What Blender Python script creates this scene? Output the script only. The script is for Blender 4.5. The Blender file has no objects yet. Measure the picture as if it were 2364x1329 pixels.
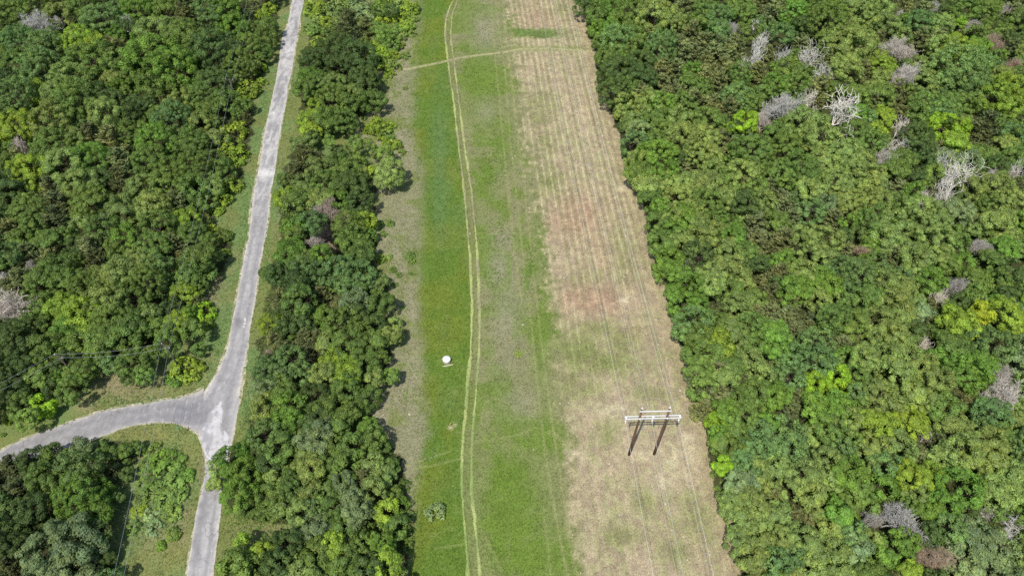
import bpy, math, random
import numpy as np
from mathutils import Vector

# ------------------------------------------------------------------ camera, sky, sun, exposure
scene = bpy.context.scene
FPX, CX, CY = 1600.0, 1182.0, 664.5          # focal length and centre of the photograph in its pixels
CAM_H, PITCH = 120.0, math.radians(49.8)
SP, CP = math.sin(PITCH), math.cos(PITCH)
cam_data = bpy.data.cameras.new("camera")
cam = bpy.data.objects.new("camera", cam_data)
scene.collection.objects.link(cam)
cam.location = (0, 0, CAM_H)
cam.rotation_euler = (math.pi / 2 - PITCH, 0, 0)
cam_data.sensor_width = 36.0
cam_data.lens = 36.0 * FPX / 2364.0
cam_data.clip_start = 1.0
cam_data.clip_end = 6000.0
scene.camera = cam

SUN_EL = math.radians(62.0)
SUN_AZ = math.atan2(-3.3, -6.7)               # compass direction (x, y) from which the sun shines
world = bpy.data.worlds.new("World")
scene.world = world
world.use_nodes = True
wt = world.node_tree
wt.nodes.clear()
w_out = wt.nodes.new("ShaderNodeOutputWorld")
w_bg = wt.nodes.new("ShaderNodeBackground")
w_sky = wt.nodes.new("ShaderNodeTexSky")
w_sky.sky_type = 'NISHITA'
w_sky.sun_disc = False
w_sky.sun_elevation = SUN_EL
w_sky.sun_rotation = SUN_AZ
w_bg.inputs["Strength"].default_value = 0.14
wt.links.new(w_sky.outputs[0], w_bg.inputs["Color"])
wt.links.new(w_bg.outputs[0], w_out.inputs["Surface"])

sun_data = bpy.data.lights.new("sun", 'SUN')
sun_data.energy = 4.2
sun_data.angle = math.radians(0.53)
sun_data.color = (1.0, 0.955, 0.88)
sun = bpy.data.objects.new("sun", sun_data)
scene.collection.objects.link(sun)
to_sun = Vector((math.sin(SUN_AZ) * math.cos(SUN_EL), math.cos(SUN_AZ) * math.cos(SUN_EL), math.sin(SUN_EL)))
sun.rotation_euler = (-to_sun).to_track_quat('-Z', 'Y').to_euler()
sun.location = to_sun * 300

vs = scene.view_settings
vs.view_transform = 'Standard'
vs.look = 'None'
vs.exposure = 0.0
vs.gamma = 1.0
vs.use_curve_mapping = False
scene.cycles.max_bounces = 6
scene.cycles.transparent_max_bounces = 4
scene.cycles.use_denoising = False

random.seed(7)
RNG = np.random.default_rng(7)

# ------------------------------------------------------------------ helpers
def at(px, py, z=0.0):
    """A pixel of the photograph and a height -> the point of the place."""
    s = (py - CY) / FPX
    down, fwd = SP + s * CP, CP - s * SP
    t = (CAM_H - z) / down
    return Vector(((px - CX) / FPX * t, fwd * t, z))

def at_np(px, py, z=0.0):
    s = (np.asarray(py, float) - CY) / FPX
    t = (CAM_H - z) / (SP + s * CP)
    return (np.asarray(px, float) - CX) / FPX * t, (CP - s * SP) * t

def pix_np(x, y, z=0.0):
    """A point of the place -> photograph pixel (for drawing the ground cover from a map)."""
    h = z - CAM_H
    depth = y * CP - h * SP
    up = y * SP + h * CP
    depth = np.maximum(depth, 1.0)
    return CX + FPX * x / depth, CY - FPX * up / depth

def depth_at(px, py, z=0.0):
    return (CAM_H - z) / (SP + (py - CY) / FPX * CP)

def mesh_np(name, verts, faces, mat=None, smooth=False):
    """verts (n,3), faces (m,k) with k fixed."""
    me = bpy.data.meshes.new(name)
    verts = np.asarray(verts, np.float32)
    faces = np.asarray(faces, np.int32)
    k = faces.shape[1]
    me.vertices.add(len(verts))
    me.vertices.foreach_set("co", verts.ravel())
    me.loops.add(faces.size)
    me.loops.foreach_set("vertex_index", faces.ravel())
    me.polygons.add(len(faces))
    me.polygons.foreach_set("loop_start", np.arange(0, faces.size, k, dtype=np.int32))
    me.polygons.foreach_set("loop_total", np.full(len(faces), k, np.int32))
    if smooth:
        me.polygons.foreach_set("use_smooth", np.ones(len(faces), bool))
    me.update(calc_edges=True)
    me.validate()
    if mat:
        me.materials.append(mat)
    return me

def color_attr(me, name, rgb):
    a = me.color_attributes.new(name, 'FLOAT_COLOR', 'POINT')
    c = np.ones((len(me.vertices), 4), np.float32)
    c[:, :3] = rgb
    a.data.foreach_set("color", c.ravel())

COL = scene.collection
def link(name, me, parent=None, loc=None):
    o = bpy.data.objects.new(name, me)
    COL.objects.link(o)
    if parent is not None:
        o.parent = parent
    if loc is not None:
        o.location = loc
    return o

def tag(o, label=None, category=None, group=None, kind=None):
    for k, v in (("label", label), ("category", category), ("group", group), ("kind", kind)):
        if v:
            o[k] = v
    return o

class MB:
    """Collects shapes into one mesh."""
    def __init__(self):
        self.v, self.f = [], []
    def add(self, vs_, fs_):
        n = len(self.v)
        self.v += [tuple(p) for p in vs_]
        self.f += [tuple(i + n for i in f) for f in fs_]
    def box(self, c, size, rz=0.0):
        sx, sy, sz = (s / 2 for s in size)
        ca, sa = math.cos(rz), math.sin(rz)
        b = min(sx, sy, sz) * 0.25
        vs_ = []
        for z, k in ((-sz, b), (-sz + b, 0), (sz - b, 0), (sz, b)):
            for x, y in ((-1, -1), (1, -1), (1, 1), (-1, 1)):
                X, Y = x * (sx - k), y * (sy - k)
                vs_.append((c[0] + X * ca - Y * sa, c[1] + X * sa + Y * ca, c[2] + z))
        fs_ = [(3, 2, 1, 0), (12, 13, 14, 15)]
        for r in range(3):
            for i in range(4):
                j = (i + 1) % 4
                fs_.append((r * 4 + i, r * 4 + j, r * 4 + 4 + j, r * 4 + 4 + i))
        self.add(vs_, fs_)
    def tube(self, pts, radii, n=8, caps=True):
        pts = [Vector(p) for p in pts]
        rings = []
        up = Vector((0.123, 0.311, 0.94))
        vs_, fs_ = [], []
        for i, p in enumerate(pts):
            d = (pts[min(i + 1, len(pts) - 1)] - pts[max(i - 1, 0)])
            d = d.normalized() if d.length > 1e-9 else Vector((0, 0, 1))
            a = d.cross(up)
            if a.length < 1e-3:
                a = d.cross(Vector((1, 0, 0)))
            a.normalize()
            b = d.cross(a)
            r = radii[i] if hasattr(radii, "__len__") else radii
            for k in range(n):
                t = 2 * math.pi * k / n
                vs_.append(p + a * (r * math.cos(t)) + b * (r * math.sin(t)))
        for i in range(len(pts) - 1):
            for k in range(n):
                j = (k + 1) % n
                fs_.append((i * n + k, i * n + j, (i + 1) * n + j, (i + 1) * n + k))
        if caps:
            fs_.append(tuple(range(n - 1, -1, -1)))
            m = (len(pts) - 1) * n
            fs_.append(tuple(m + k for k in range(n)))
        self.add(vs_, fs_)
    def lathe(self, prof, c=(0, 0, 0), n=32):
        vs_, fs_ = [], []
        for r, z in prof:
            for k in range(n):
                t = 2 * math.pi * k / n
                vs_.append((c[0] + r * math.cos(t), c[1] + r * math.sin(t), c[2] + z))
        for i in range(len(prof) - 1):
            for k in range(n):
                j = (k + 1) % n
                fs_.append((i * n + k, i * n + j, (i + 1) * n + j, (i + 1) * n + k))
        fs_.append(tuple(range(n - 1, -1, -1)))
        m = (len(prof) - 1) * n
        fs_.append(tuple(m + k for k in range(n)))
        self.add(vs_, fs_)
    def mesh(self, name, mat=None, smooth=False):
        me = bpy.data.meshes.new(name)
        me.from_pydata(self.v, [], self.f)
        if smooth:
            me.polygons.foreach_set("use_smooth", [len(p.vertices) < 5 for p in me.polygons])
        me.update()
        if mat:
            me.materials.append(mat)
        return me

# ------------------------------------------------------------------ materials
def new_mat(name):
    m = bpy.data.materials.new(name)
    m.use_nodes = True
    nt = m.node_tree
    nt.nodes.clear()
    out = nt.nodes.new("ShaderNodeOutputMaterial")
    return m, nt, out

class N:
    """Small helper to wire nodes."""
    def __init__(self, nt):
        self.nt = nt
    def new(self, t, **kw):
        n = self.nt.nodes.new(t)
        for k, v in kw.items():
            setattr(n, k, v)
        return n
    def put(self, sock, v):
        if hasattr(v, "is_linked") or hasattr(v, "links"):
            self.nt.links.new(v, sock)
        elif v is not None:
            sock.default_value = v
    def math(self, op, a, b=None, c=None, clamp=False):
        n = self.new("ShaderNodeMath", operation=op, use_clamp=clamp)
        for i, v in enumerate((a, b, c)):
            if v is not None:
                self.put(n.inputs[i], v)
        return n.outputs[0]
    def mix(self, fac, a, b, mode='MIX'):
        n = self.new("ShaderNodeMix", data_type='RGBA', blend_type=mode)
        self.put(n.inputs[0], fac)
        for s, v in ((n.inputs[6], a), (n.inputs[7], b)):
            if isinstance(v, tuple) and len(v) == 3:
                v = (*v, 1.0)
            self.put(s, v)
        return n.outputs[2]
    def noise(self, vec, scale, detail=2.0, rough=0.55, dist=0.0):
        n = self.new("ShaderNodeTexNoise")
        self.put(n.inputs["Vector"], vec)
        n.inputs["Scale"].default_value = scale
        n.inputs["Detail"].default_value = detail
        n.inputs["Roughness"].default_value = rough
        n.inputs["Distortion"].default_value = dist
        return n.outputs[0]
    def ramp(self, v, lo, hi, a=0.0, b=1.0):
        n = self.new("ShaderNodeMapRange", interpolation_type='SMOOTHSTEP')
        self.put(n.inputs[0], v)
        for i, x in enumerate((lo, hi, a, b)):
            n.inputs[i + 1].default_value = x
        return n.outputs[0]
    def mapping(self, vec, scale=(1, 1, 1), rot=(0, 0, 0)):
        n = self.new("ShaderNodeMapping")
        self.put(n.inputs["Vector"], vec)
        n.inputs["Scale"].default_value = scale
        n.inputs["Rotation"].default_value = rot
        return n.outputs[0]
    def bsdf(self, col, rough=0.8, spec=0.2, normal=None, metallic=0.0):
        n = self.new("ShaderNodeBsdfPrincipled")
        if isinstance(col, tuple) and len(col) == 3:
            col = (*col, 1)
        self.put(n.inputs["Base Color"], col)
        self.put(n.inputs["Roughness"], rough)
        n.inputs["Metallic"].default_value = metallic
        n.inputs["Specular IOR Level"].default_value = spec
        if normal is not None:
            self.put(n.inputs["Normal"], normal)
        return n.outputs[0]
    def bump(self, h, strength=0.5, dist=0.1):
        n = self.new("ShaderNodeBump")
        n.inputs["Strength"].default_value = strength
        n.inputs["Distance"].default_value = dist
        self.put(n.inputs["Height"], h)
        return n.outputs[0]
    def coord(self, which="Object"):
        return self.new("ShaderNodeTexCoord").outputs[which]

def leaf_material(name, from_instance, transl=0.38):
    m, nt, out = new_mat(name)
    n = N(nt)
    if from_instance:
        a = n.new("ShaderNodeAttribute", attribute_type='INSTANCER', attribute_name="tint")
        tint = a.outputs["Color"]
    else:
        tint = n.new("ShaderNodeObjectInfo").outputs["Color"]
    rnd = n.new("ShaderNodeNewGeometry").outputs["Random Per Island"]
    k = n.ramp(rnd, 0.0, 1.0, 0.78, 1.24)
    patch = n.noise(n.coord(), 0.55, 2.0)
    k2 = n.ramp(patch, 0.3, 0.7, 0.74, 1.26)
    kk = n.math('MULTIPLY', k, k2)
    c = n.mix(1.0, tint, n_comb(n, kk), 'MULTIPLY')
    warm = n.mix(1.0, c, (1.07, 1.02, 0.86), 'MULTIPLY')
    c = n.mix(n.ramp(n.noise(n.coord(), 0.9, 1.0), 0.42, 0.68), c, warm)
    c = n.mix(n.ramp(n.noise(n.mapping(n.coord(), (1, 1, 1), (1.0, 0.4, 0.2)), 0.42, 2.0), 0.50, 0.70), c, n.mix(1.0, c, (1.20, 1.10, 0.95), 'MULTIPLY'))
    d = n.bsdf(c, 0.55, 0.28)
    t = n.new("ShaderNodeBsdfTranslucent")
    tc = n.mix(1.0, c, (1.05, 1.22, 0.55), 'MULTIPLY')
    n.put(t.inputs["Color"], tc)
    mx = n.new("ShaderNodeMixShader")
    mx.inputs[0].default_value = transl
    nt.links.new(d, mx.inputs[1])
    nt.links.new(t.outputs[0], mx.inputs[2])
    nt.links.new(mx.outputs[0], out.inputs["Surface"])
    return m

def n_comb(n, v):
    c = n.new("ShaderNodeCombineColor")
    for i in range(3):
        n.put(c.inputs[i], v)
    return c.outputs[0]

M_LEAF = leaf_material("leaf", False)
M_LEAF_MASS = leaf_material("leaf_mass", True)

def simple(name, col, rough=0.8, spec=0.2, var=0.35, scale=4.0, bump=0.3, stretch=(1, 1, 1), metallic=0.0, tinted=False):
    m, nt, out = new_mat(name)
    n = N(nt)
    v = n.mapping(n.coord(), stretch)
    f = n.noise(v, scale, 4.0)
    if tinted:
        base = n.new("ShaderNodeObjectInfo").outputs["Color"]
    else:
        base = (*col, 1.0)
    k = n_comb(n, n.ramp(f, 0.25, 0.75, 1 - var, 1 + var))
    c = n.mix(1.0, base, k, 'MULTIPLY')
    nt.links.new(n.bsdf(c, rough, spec, n.bump(f, bump, 0.03), metallic), out.inputs["Surface"])
    return m

M_BARK = simple("bark", (0.085, 0.065, 0.048), 0.9, 0.1, 0.4, 5.0, 0.5, (3, 3, 0.6))
M_TWIG = simple("dead_twig", (0.3, 0.27, 0.24), 0.85, 0.15, 0.25, 2.0, 0.2, tinted=True)
M_POLE = simple("pole_wood", (0.165, 0.095, 0.064), 0.85, 0.15, 0.45, 3.0, 0.4, (4, 4, 0.4))
M_GREYPOLE = simple("grey_pole_wood", (0.11, 0.09, 0.075), 0.85, 0.15, 0.4, 3.0, 0.4, (4, 4, 0.4))
M_WHITE = simple("white_steel", (0.72, 0.72, 0.71), 0.45, 0.4, 0.06, 6.0, 0.05)
M_LID = simple("white_lid", (0.74, 0.74, 0.73), 0.5, 0.3, 0.04, 3.0, 0.1)
M_TANK = simple("tank_side", (0.50, 0.43, 0.33), 0.8, 0.2, 0.25, 4.0, 0.3, (1, 1, 0.4))
M_PLANK = simple("plank", (0.62, 0.60, 0.42), 0.8, 0.2, 0.2, 6.0, 0.2, (0.5, 6, 6))
M_WIRE = simple("wire_aluminium", (0.66, 0.66, 0.63), 0.42, 0.5, 0.05, 1.0, 0.0)
M_GREYWIRE = simple("wire_weathered", (0.36, 0.37, 0.38), 0.5, 0.4, 0.05, 1.0, 0.0)
M_CERAMIC = simple("insulator_glaze", (0.74, 0.75, 0.75), 0.25, 0.5, 0.05, 4.0, 0.0)
M_STONE = simple("pale_stone", (0.52, 0.45, 0.33), 0.9, 0.15, 0.3, 6.0, 0.6)
M_GREEN = simple("sign_green", (0.16, 0.42, 0.28), 0.4, 0.5, 0.05, 4.0, 0.0)
M_POST = simple("sign_post", (0.06, 0.065, 0.06), 0.6, 0.3, 0.15, 8.0, 0.1)
M_YELLOW = simple("marker_yellow", (0.62, 0.47, 0.10), 0.5, 0.3, 0.08, 8.0, 0.0)

# ------------------------------------------------------------------ the lie of the land (outlines read off the photograph, laid on the ground)
FIELD_R = [(-400, 1230), (0, 1335), (80, 1360), (130, 1375), (180, 1385), (250, 1410), (330, 1432), (400, 1452), (480, 1490), (570, 1505),
           (640, 1530), (720, 1550), (790, 1562), (830, 1588), (920, 1600), (990, 1632), (1050, 1640), (1130, 1652), (1220, 1690), (1329, 1712), (1700, 1800)]
FIELD_L = [(-400, 985), (0, 966), (60, 966), (120, 945), (170, 905), (190, 880), (240, 885), (280, 820), (330, 870), (400, 935), (440, 880), (500, 868),
           (600, 868), (640, 900), (690, 908), (740, 900), (790, 925), (860, 900), (900, 868), (960, 850), (1010, 885), (1050, 920), (1100, 930),
           (1160, 948), (1250, 956), (1329, 935), (1700, 930)]
DRY_L = [(-400, 1140), (0, 1170), (110, 1182), (200, 1198), (330, 1218), (443, 1235), (600, 1265), (750, 1282), (860, 1285), (960, 1302), (1080, 1312), (1200, 1328), (1329, 1345), (1700, 1400)]
STRIP_L = [(-400, 985), (0, 968), (100, 955), (200, 952), (300, 950), (400, 972), (520, 968), (640, 962), (760, 965), (900, 978), (1000, 985), (1100, 960), (1200, 950), (1329, 935), (1700, 920)]
RUT_A = [(1075, -60), (1047, 0), (1030, 35), (1027, 80), (1035, 150), (1047, 230), (1056, 310), (1072, 443), (1083, 560), (1088, 640), (1090, 720), (1087, 800), (1080, 886), (1071, 980), (1066, 1060), (1067, 1150), (1076, 1250), (1082, 1329), (1084, 1450)]
RUT_B = [(1090, -60), (1056, 0), (1043, 35), (1040, 80), (1049, 150), (1059, 230), (1069, 310), (1089, 443), (1100, 560), (1104, 640), (1108, 720), (1107, 800), (1101, 886), (1091, 990), (1087, 1080), (1092, 1180), (1104, 1270), (1111, 1329), (1114, 1450)]
CROSS = [(915, 163), (960, 156), (1010, 146), (1060, 134), (1110, 127), (1160, 121), (1200, 114), (1260, 112), (1330, 116), (1372, 120)]
FAINT = [[(1140, -60), (1150, 60), (1166, 160), (1178, 330), (1192, 443), (1212, 640), (1228, 760), (1240, 886), (1253, 1000), (1270, 1120), (1292, 1240), (1310, 1329), (1320, 1420)],
         [(1128, -60), (1140, 100), (1150, 200), (1172, 443), (1190, 600), (1205, 700)],
         [(1155, -60), (1166, 60), (1178, 160), (1196, 330), (1212, 443), (1232, 640), (1246, 760), (1262, 886), (1278, 1000), (1296, 1120), (1314, 1240), (1332, 1329), (1342, 1420)],
         [(1255, 1170), (1264, 1250), (1272, 1329)], [(1100, 1200), (1130, 1260), (1165, 1329)],
         [(1108, 990), (1118, 930), (1135, 918), (1160, 922), (1190, 950)],
         [(918, 1105), (960, 1080), (1010, 1072), (1045, 1062), (1066, 1058)], [(930, 1080), (980, 1060), (1020, 1048), (1040, 1040)],
         [(1095, 1020), (1130, 1014), (1180, 1008), (1240, 985)], [(1005, 1265), (1040, 1260), (1070, 1256)]]
def xof(tab, py):
    a = np.array(tab, float)
    return np.interp(py, a[:, 0], a[:, 1])

def smooth(x, lo, hi):
    t = np.clip((x - lo) / (hi - lo), 0, 1)
    return t * t * (3 - 2 * t)

def dist_line(px, py, pts):
    """Distance in pixels to a polyline."""
    best = np.full(np.shape(px), 1e9)
    for (ax, ay), (bx, by) in zip(pts[:-1], pts[1:]):
        dx, dy = bx - ax, by - ay
        t = np.clip(((px - ax) * dx + (py - ay) * dy) / (dx * dx + dy * dy), 0, 1)
        best = np.minimum(best, np.hypot(px - ax - t * dx, py - ay - t * dy))
    return best

def in_poly(px, py, poly):
    px, py = np.asarray(px, float), np.asarray(py, float)
    inside = np.zeros(px.shape, bool)
    n = len(poly)
    for i in range(n):
        x0, y0 = poly[i]
        x1, y1 = poly[(i + 1) % n]
        if y0 == y1:
            continue
        c = ((y0 > py) != (y1 > py)) & (px < (x1 - x0) * (py - y0) / (y1 - y0) + x0)
        inside ^= c
    return inside

W_WEST = [(-900, -500), (690, -500), (660, -60), (652, 0), (640, 60), (622, 130), (598, 200), (586, 260), (576, 330), (556, 400), (545, 440), (498, 470), (488, 520),
          (535, 540), (528, 600), (492, 640), (468, 680), (498, 710), (470, 745), (445, 770), (400, 790), (330, 850), (290, 880), (275, 850), (215, 850), (190, 900), (130, 930), (70, 962), (0, 975), (-400, 1060), (-900, 1160)]
W_MID = [(740, -500), (870, -500), (835, 0), (800, 40), (820, 60), (855, 70), (862, 130), (868, 190), (878, 240), (830, 275), (815, 300), (742, 316), (724, 336), (745, 362), (824, 378), (850, 405), (866, 435), (866, 500), (866, 600),
         (895, 640), (905, 690), (895, 740), (915, 770), (900, 810), (880, 870), (862, 900), (850, 950), (880, 1005), (918, 1050), (930, 1090), (945, 1160), (955, 1250), (935, 1329), (930, 1700),
         (490, 1700), (512, 1329), (525, 1285), (640, 1235), (690, 1215), (580, 1195), (530, 1180), (500, 1110), (520, 1060), (560, 1015), (578, 940), (590, 840), (602, 760), (618, 680), (632, 600), (650, 560), (643, 470), (652, 400), (670, 350), (705, 328), (695, 300), (690, 220), (710, 120), (725, 60), (745, 40), (740, 0)]
W_EAST = [(x, y) for y, x in FIELD_R] + [(3400, 1700), (3400, -500)]
W_CORNER = [(-900, 1240), (-400, 1130), (0, 1058), (60, 1045), (160, 1028), (200, 1022), (290, 1016), (335, 1035), (262, 1080), (258, 1180), (244, 1250), (282, 1329), (282, 1700), (-900, 1700)]
WOODS = {"west wood": W_WEST, "hedgerow": W_MID, "east wood": W_EAST, "corner copse": W_CORNER}
BRUSH = [(290, 1020), (380, 1025), (440, 1060), (450, 1110), (430, 1160), (400, 1190), (380, 1240), (320, 1250), (290, 1235), (260, 1180), (262, 1080)]

def in_woods(px, py):
    r = np.zeros(np.shape(px), bool)
    for p in WOODS.values():
        r |= in_poly(px, py, p)
    return r

# value noise for maps
class VN:
    def __init__(self, seed):
        self.t = np.random.default_rng(seed).random((257, 257))
    def __call__(self, x, y):
        x, y = np.asarray(x, float), np.asarray(y, float)
        xi, yi = np.floor(x).astype(int), np.floor(y).astype(int)
        fx, fy = x - xi, y - yi
        fx, fy = fx * fx * (3 - 2 * fx), fy * fy * (3 - 2 * fy)
        a, b = xi % 256, yi % 256
        T = self.t
        return (T[a, b] * (1 - fx) + T[a + 1, b] * fx) * (1 - fy) + (T[a, b + 1] * (1 - fx) + T[a + 1, b + 1] * fx) * fy
vn1, vn2, vn3, vn4 = VN(1), VN(2), VN(3), VN(4)
def fbm(f, x, y):
    return (f(x, y) + 0.5 * f(x * 2.1 + 7, y * 2.1 + 3) + 0.25 * f(x * 4.3 + 1, y * 4.3 + 9)) / 1.75

LINE_SLOPE = -0.077                            # the power line's direction: dx per metre of y
GRASS_LUSH = np.array((0.120, 0.190, 0.033))
GRASS_DULL = np.array((0.215, 0.220, 0.098))
GRASS_OLIVE = np.array((0.185, 0.208, 0.072))
GRASS_BLUE = np.array((0.142, 0.200, 0.074))
STRAW = np.array((0.440, 0.345, 0.250))
STRAW_RED = np.array((0.400, 0.270, 0.195))
STRAW_GREEN = np.array((0.290, 0.282, 0.145))
CUT = np.array((0.36, 0.40, 0.145))
SOIL = np.array((0.50, 0.42, 0.29))
SHADED_LITTER = np.array((0.060, 0.064, 0.028))  # leaf litter, its colour kept low for the shade under the crowns

def lerp(a, b, t):
    t = t[..., None]
    return a * (1 - t) + b * t

def blobs(px, py, lst):
    v = np.zeros(np.shape(px))
    for x, y, rx, ry, k in lst:
        d = ((px - x) / rx) ** 2 + ((py - y) / ry) ** 2
        v = np.maximum(v, k * np.exp(-d * 1.4))
    return v

def ground_map(x, y):
    """Colour of the bare grassland at points of the ground."""
    px, py = pix_np(x, y)
    n1 = fbm(vn1, x / 9, y / 9)
    n2 = fbm(vn2, x / 2.6, y / 2.6)
    n3 = fbm(vn3, x / 1.1, y / 1.1)
    n4 = fbm(vn4, x / 22, y / 22)
    wob = (n2 - 0.5) * 26
    # default: grass beside the roads
    base = lerp(GRASS_OLIVE, GRASS_BLUE * 1.12, smooth(n1, 0.40, 0.62))
    base = lerp(base, GRASS_DULL, smooth(n2, 0.50, 0.75) * 0.8)
    # dry clearing by the utility pole and worn grass inside the road fork
    dry = blobs(px, py, [(290, 880, 100, 45, 1.0), (330, 860, 60, 30, 1), (470, 690, 40, 40, 0.8), (500, 655, 25, 30, .6), (620, 1225, 70, 22, 0.55), (655, 520, 18, 50, 0.6),
                         (360, 1250, 50, 60, .55), (340, 1170, 60, 60, .35), (470, 1090, 14, 60, .8), (420, 1210, 24, 90, .5), (200, 930, 30, 20, .7)])
    base = lerp(base, np.array((0.285, 0.245, 0.150)), np.clip(dry * (0.6 + 0.8 * n2), 0, 1))
    gold = blobs(px, py, [(360, 1010, 90, 26, .9), (430, 1030, 30, 50, .8), (270, 1005, 60, 18, .7), (390, 1290, 70, 60, .8), (330, 1300, 50, 50, .8)])
    base = lerp(base, np.array((0.235, 0.235, 0.085)), np.clip(gold * (0.5 + n2), 0, 1))
    # --- the long meadow
    fl, fr, dl, sl = xof(FIELD_L, py), xof(FIELD_R, py), xof(DRY_L, py), xof(STRIP_L, py)
    ra = np.interp(py, [p[1] for p in RUT_A[1:]], [p[0] for p in RUT_A[1:]])
    rb = np.interp(py, [p[1] for p in RUT_B[1:]], [p[0] for p in RUT_B[1:]])
    left = lerp(np.array((0.262, 0.250, 0.155)), GRASS_OLIVE, smooth(n2, 0.42, 0.70) * 0.85)
    left = lerp(left, np.array((0.305, 0.275, 0.195)), smooth(n1, 0.50, 0.72) * 0.7)
    strip = lerp(GRASS_LUSH, np.array((0.150, 0.195, 0.033)), smooth(n1, 0.42, 0.66))
    strip = lerp(strip, GRASS_BLUE, smooth(vn4(x / 5 + 3, y / 9), 0.62, 0.95) * 0.30)
    cool = np.exp(-((px - (1015 + 0.0 * py)) / 22.0) ** 2) * smooth(py, 180, 300) * (1 - smooth(py, 480, 620))
    strip = lerp(strip, np.array((0.120, 0.198, 0.078)), cool * 0.6)
    strip = lerp(strip, GRASS_DULL, smooth(n3, 0.62, 0.85) * 0.35)
    mid = lerp(np.array((0.245, 0.238, 0.125)), np.array((0.172, 0.220, 0.060)), smooth(n1 + 0.35 * (n2 - .5), 0.42, 0.64))
    midgreen = blobs(px, py, [(1180, 1180, 110, 230, 1.0), (1110, 200, 60, 120, .75), (1120, 420, 45, 90, .6), (1255, 560, 35, 110, .7), (1250, 800, 30, 120, .7), (1150, 880, 40, 60, .5),
                              (1260, 1000, 30, 120, .6), (1160, 330, 40, 80, .6), (1230, 1280, 90, 100, .9), (1130, 600, 30, 60, .5)])
    mid = lerp(mid, np.array((0.142, 0.212, 0.038)), np.clip(midgreen * (0.75 + 0.7 * n2), 0, 0.95))
    midgrey = blobs(px, py, [(1120, 70, 40, 60, .8), (1150, 620, 30, 60, .8), (1160, 560, 30, 40, .6), (1170, 720, 40, 90, .8), (1170, 820, 45, 60, .5), (1120, 260, 30, 40, .5), (1200, 930, 50, 40, .7)])
    mid = lerp(mid, np.array((0.285, 0.268, 0.185)), np.clip(midgrey * (0.4 + n2), 0, 1))
    # mown straw under the power line, with rows along the line
    u = x - LINE_SLOPE * y
    row = np.abs(((u / 1.75) + 0.12 * (vn3(u * 0.5, y / 12) - .5)) % 1.0 - 0.5) * 2
    band = vn2(np.floor(u / 1.75) * 3.7 + 11, y / 30)
    streak = fbm(vn1, u / 0.55, y / 3.2)
    st = lerp(STRAW, STRAW_GREEN, np.clip(smooth(n2 * 0.25 + streak * 0.40 + n1 * 0.25 + n3 * 0.35, 0.50, 0.82) * 1.1, 0, 1) * 0.70)
    red = blobs(px, py, [(1335, 500, 75, 65, 1.0), (1370, 690, 85, 50, 1.0), (1330, 690, 50, 40, .9), (1400, 600, 50, 40, .45), (1385, 560, 40, 40, .5), (1240, 40, 60, 40, .5), (1690, 1200, 25, 60, .45), (1460, 770, 25, 30, .5), (1420, 225, 18, 40, .4)])
    st = lerp(st, STRAW_RED, np.clip(red * (0.85 + 0.8 * n2), 0, 1.0))
    grn = blobs(px, py, [(1330, 810, 90, 50, 1.0), (1390, 835, 120, 40, .8), (1300, 900, 60, 50, .6), (1350, 900, 60, 40, .5), (1440, 790, 60, 50, .6), (1310, 880, 40, 60, .6), (1385, 760, 60, 30, .6), (1360, 640, 50, 25, .4), (1270, 420, 40, 40, .7),
                         (1400, 985, 30, 30, .4), (1440, 1240, 80, 30, .6), (1490, 1160, 50, 40, .5), (1560, 1270, 60, 40, .5), (1540, 620, 40, 50, .6), (1440, 600, 30, 60, .5), (1410, 110, 20, 60, .5), (1570, 860, 20, 40, .4),
                         (1240, 250, 50, 60, .45), (1260, 330, 30, 30, .6), (1300, 20, 30, 30, .4), (1600, 1200, 60, 80, .4), (1500, 905, 60, 20, .5), (1400, 1010, 20, 30, .6)])
    st = lerp(st, np.array((0.190, 0.220, 0.070)), np.clip(grn * (0.50 + 0.65 * n2 + 0.6 * n3), 0, 0.9))
    rowfade = (1 - smooth(py, 420, 980)) * 0.50 + 0.20
    st = lerp(st, np.array((0.56, 0.475, 0.345)), smooth(row, 0.74, 0.95) * rowfade * (0.75 + 0.4 * n3) * smooth(vn1(u * .3, y / 15), .05, .35))
    st = lerp(st, np.array((0.265, 0.250, 0.125)), (1 - smooth(row, 0.10, 0.50)) * rowfade * 1.1 * smooth(band, 0.25, 0.6))
    pale = blobs(px, py, [(1525, 1110, 26, 32, 1.0), (1445, 690, 16, 12, 1.0), (1500, 1045, 45, 20, .6), (1590, 1015, 30, 26, .8), (1455, 1045, 22, 14, .6), (1560, 1060, 50, 50, .5), (1438, 432, 20, 14, .7), (1310, 985, 14, 20, .6), (1420, 945, 60, 26, .5), (1320, 1050, 16, 14, .7), (1345, 1050, 16, 20, .5)])
    st = lerp(st, np.array((0.55, 0.47, 0.34)), np.clip(pale * (0.4 + 0.9 * n3), 0, 0.85))
    # rectangle of green and the cut edges near the crossing path
    rpx, rpy = px + (n2 - .5) * 60, py + (n3 - .5) * 12 + (n2 - .5) * 6
    rect = smooth(rpx, 1166, 1184) * (1 - smooth(rpx, 1250, 1345)) * smooth(rpy, 62, 71) * (1 - smooth(rpy, 83, 92))
    st = lerp(st, np.array((0.115, 0.190, 0.040)), rect * 0.85)
    verge = smooth(py, 104, 109) * (1 - smooth(py, 116, 121))
    st = lerp(st, np.array((0.255, 0.270, 0.110)), verge * 0.8)
    edge = 1 - smooth(fr + wob * 0.3 - px, 6, 42)
    st = lerp(st, np.array((0.36, 0.285, 0.185)), edge * 0.55)
    straw_speck = smooth(n3, 0.30, 0.72)
    st = st * (0.88 + 0.20 * straw_speck)[..., None]
    f = lerp(left, strip, smooth(px - sl + wob * 0.7, -20, 24))
    f = lerp(f, mid, smooth(px - ra, -10, 22))
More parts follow.
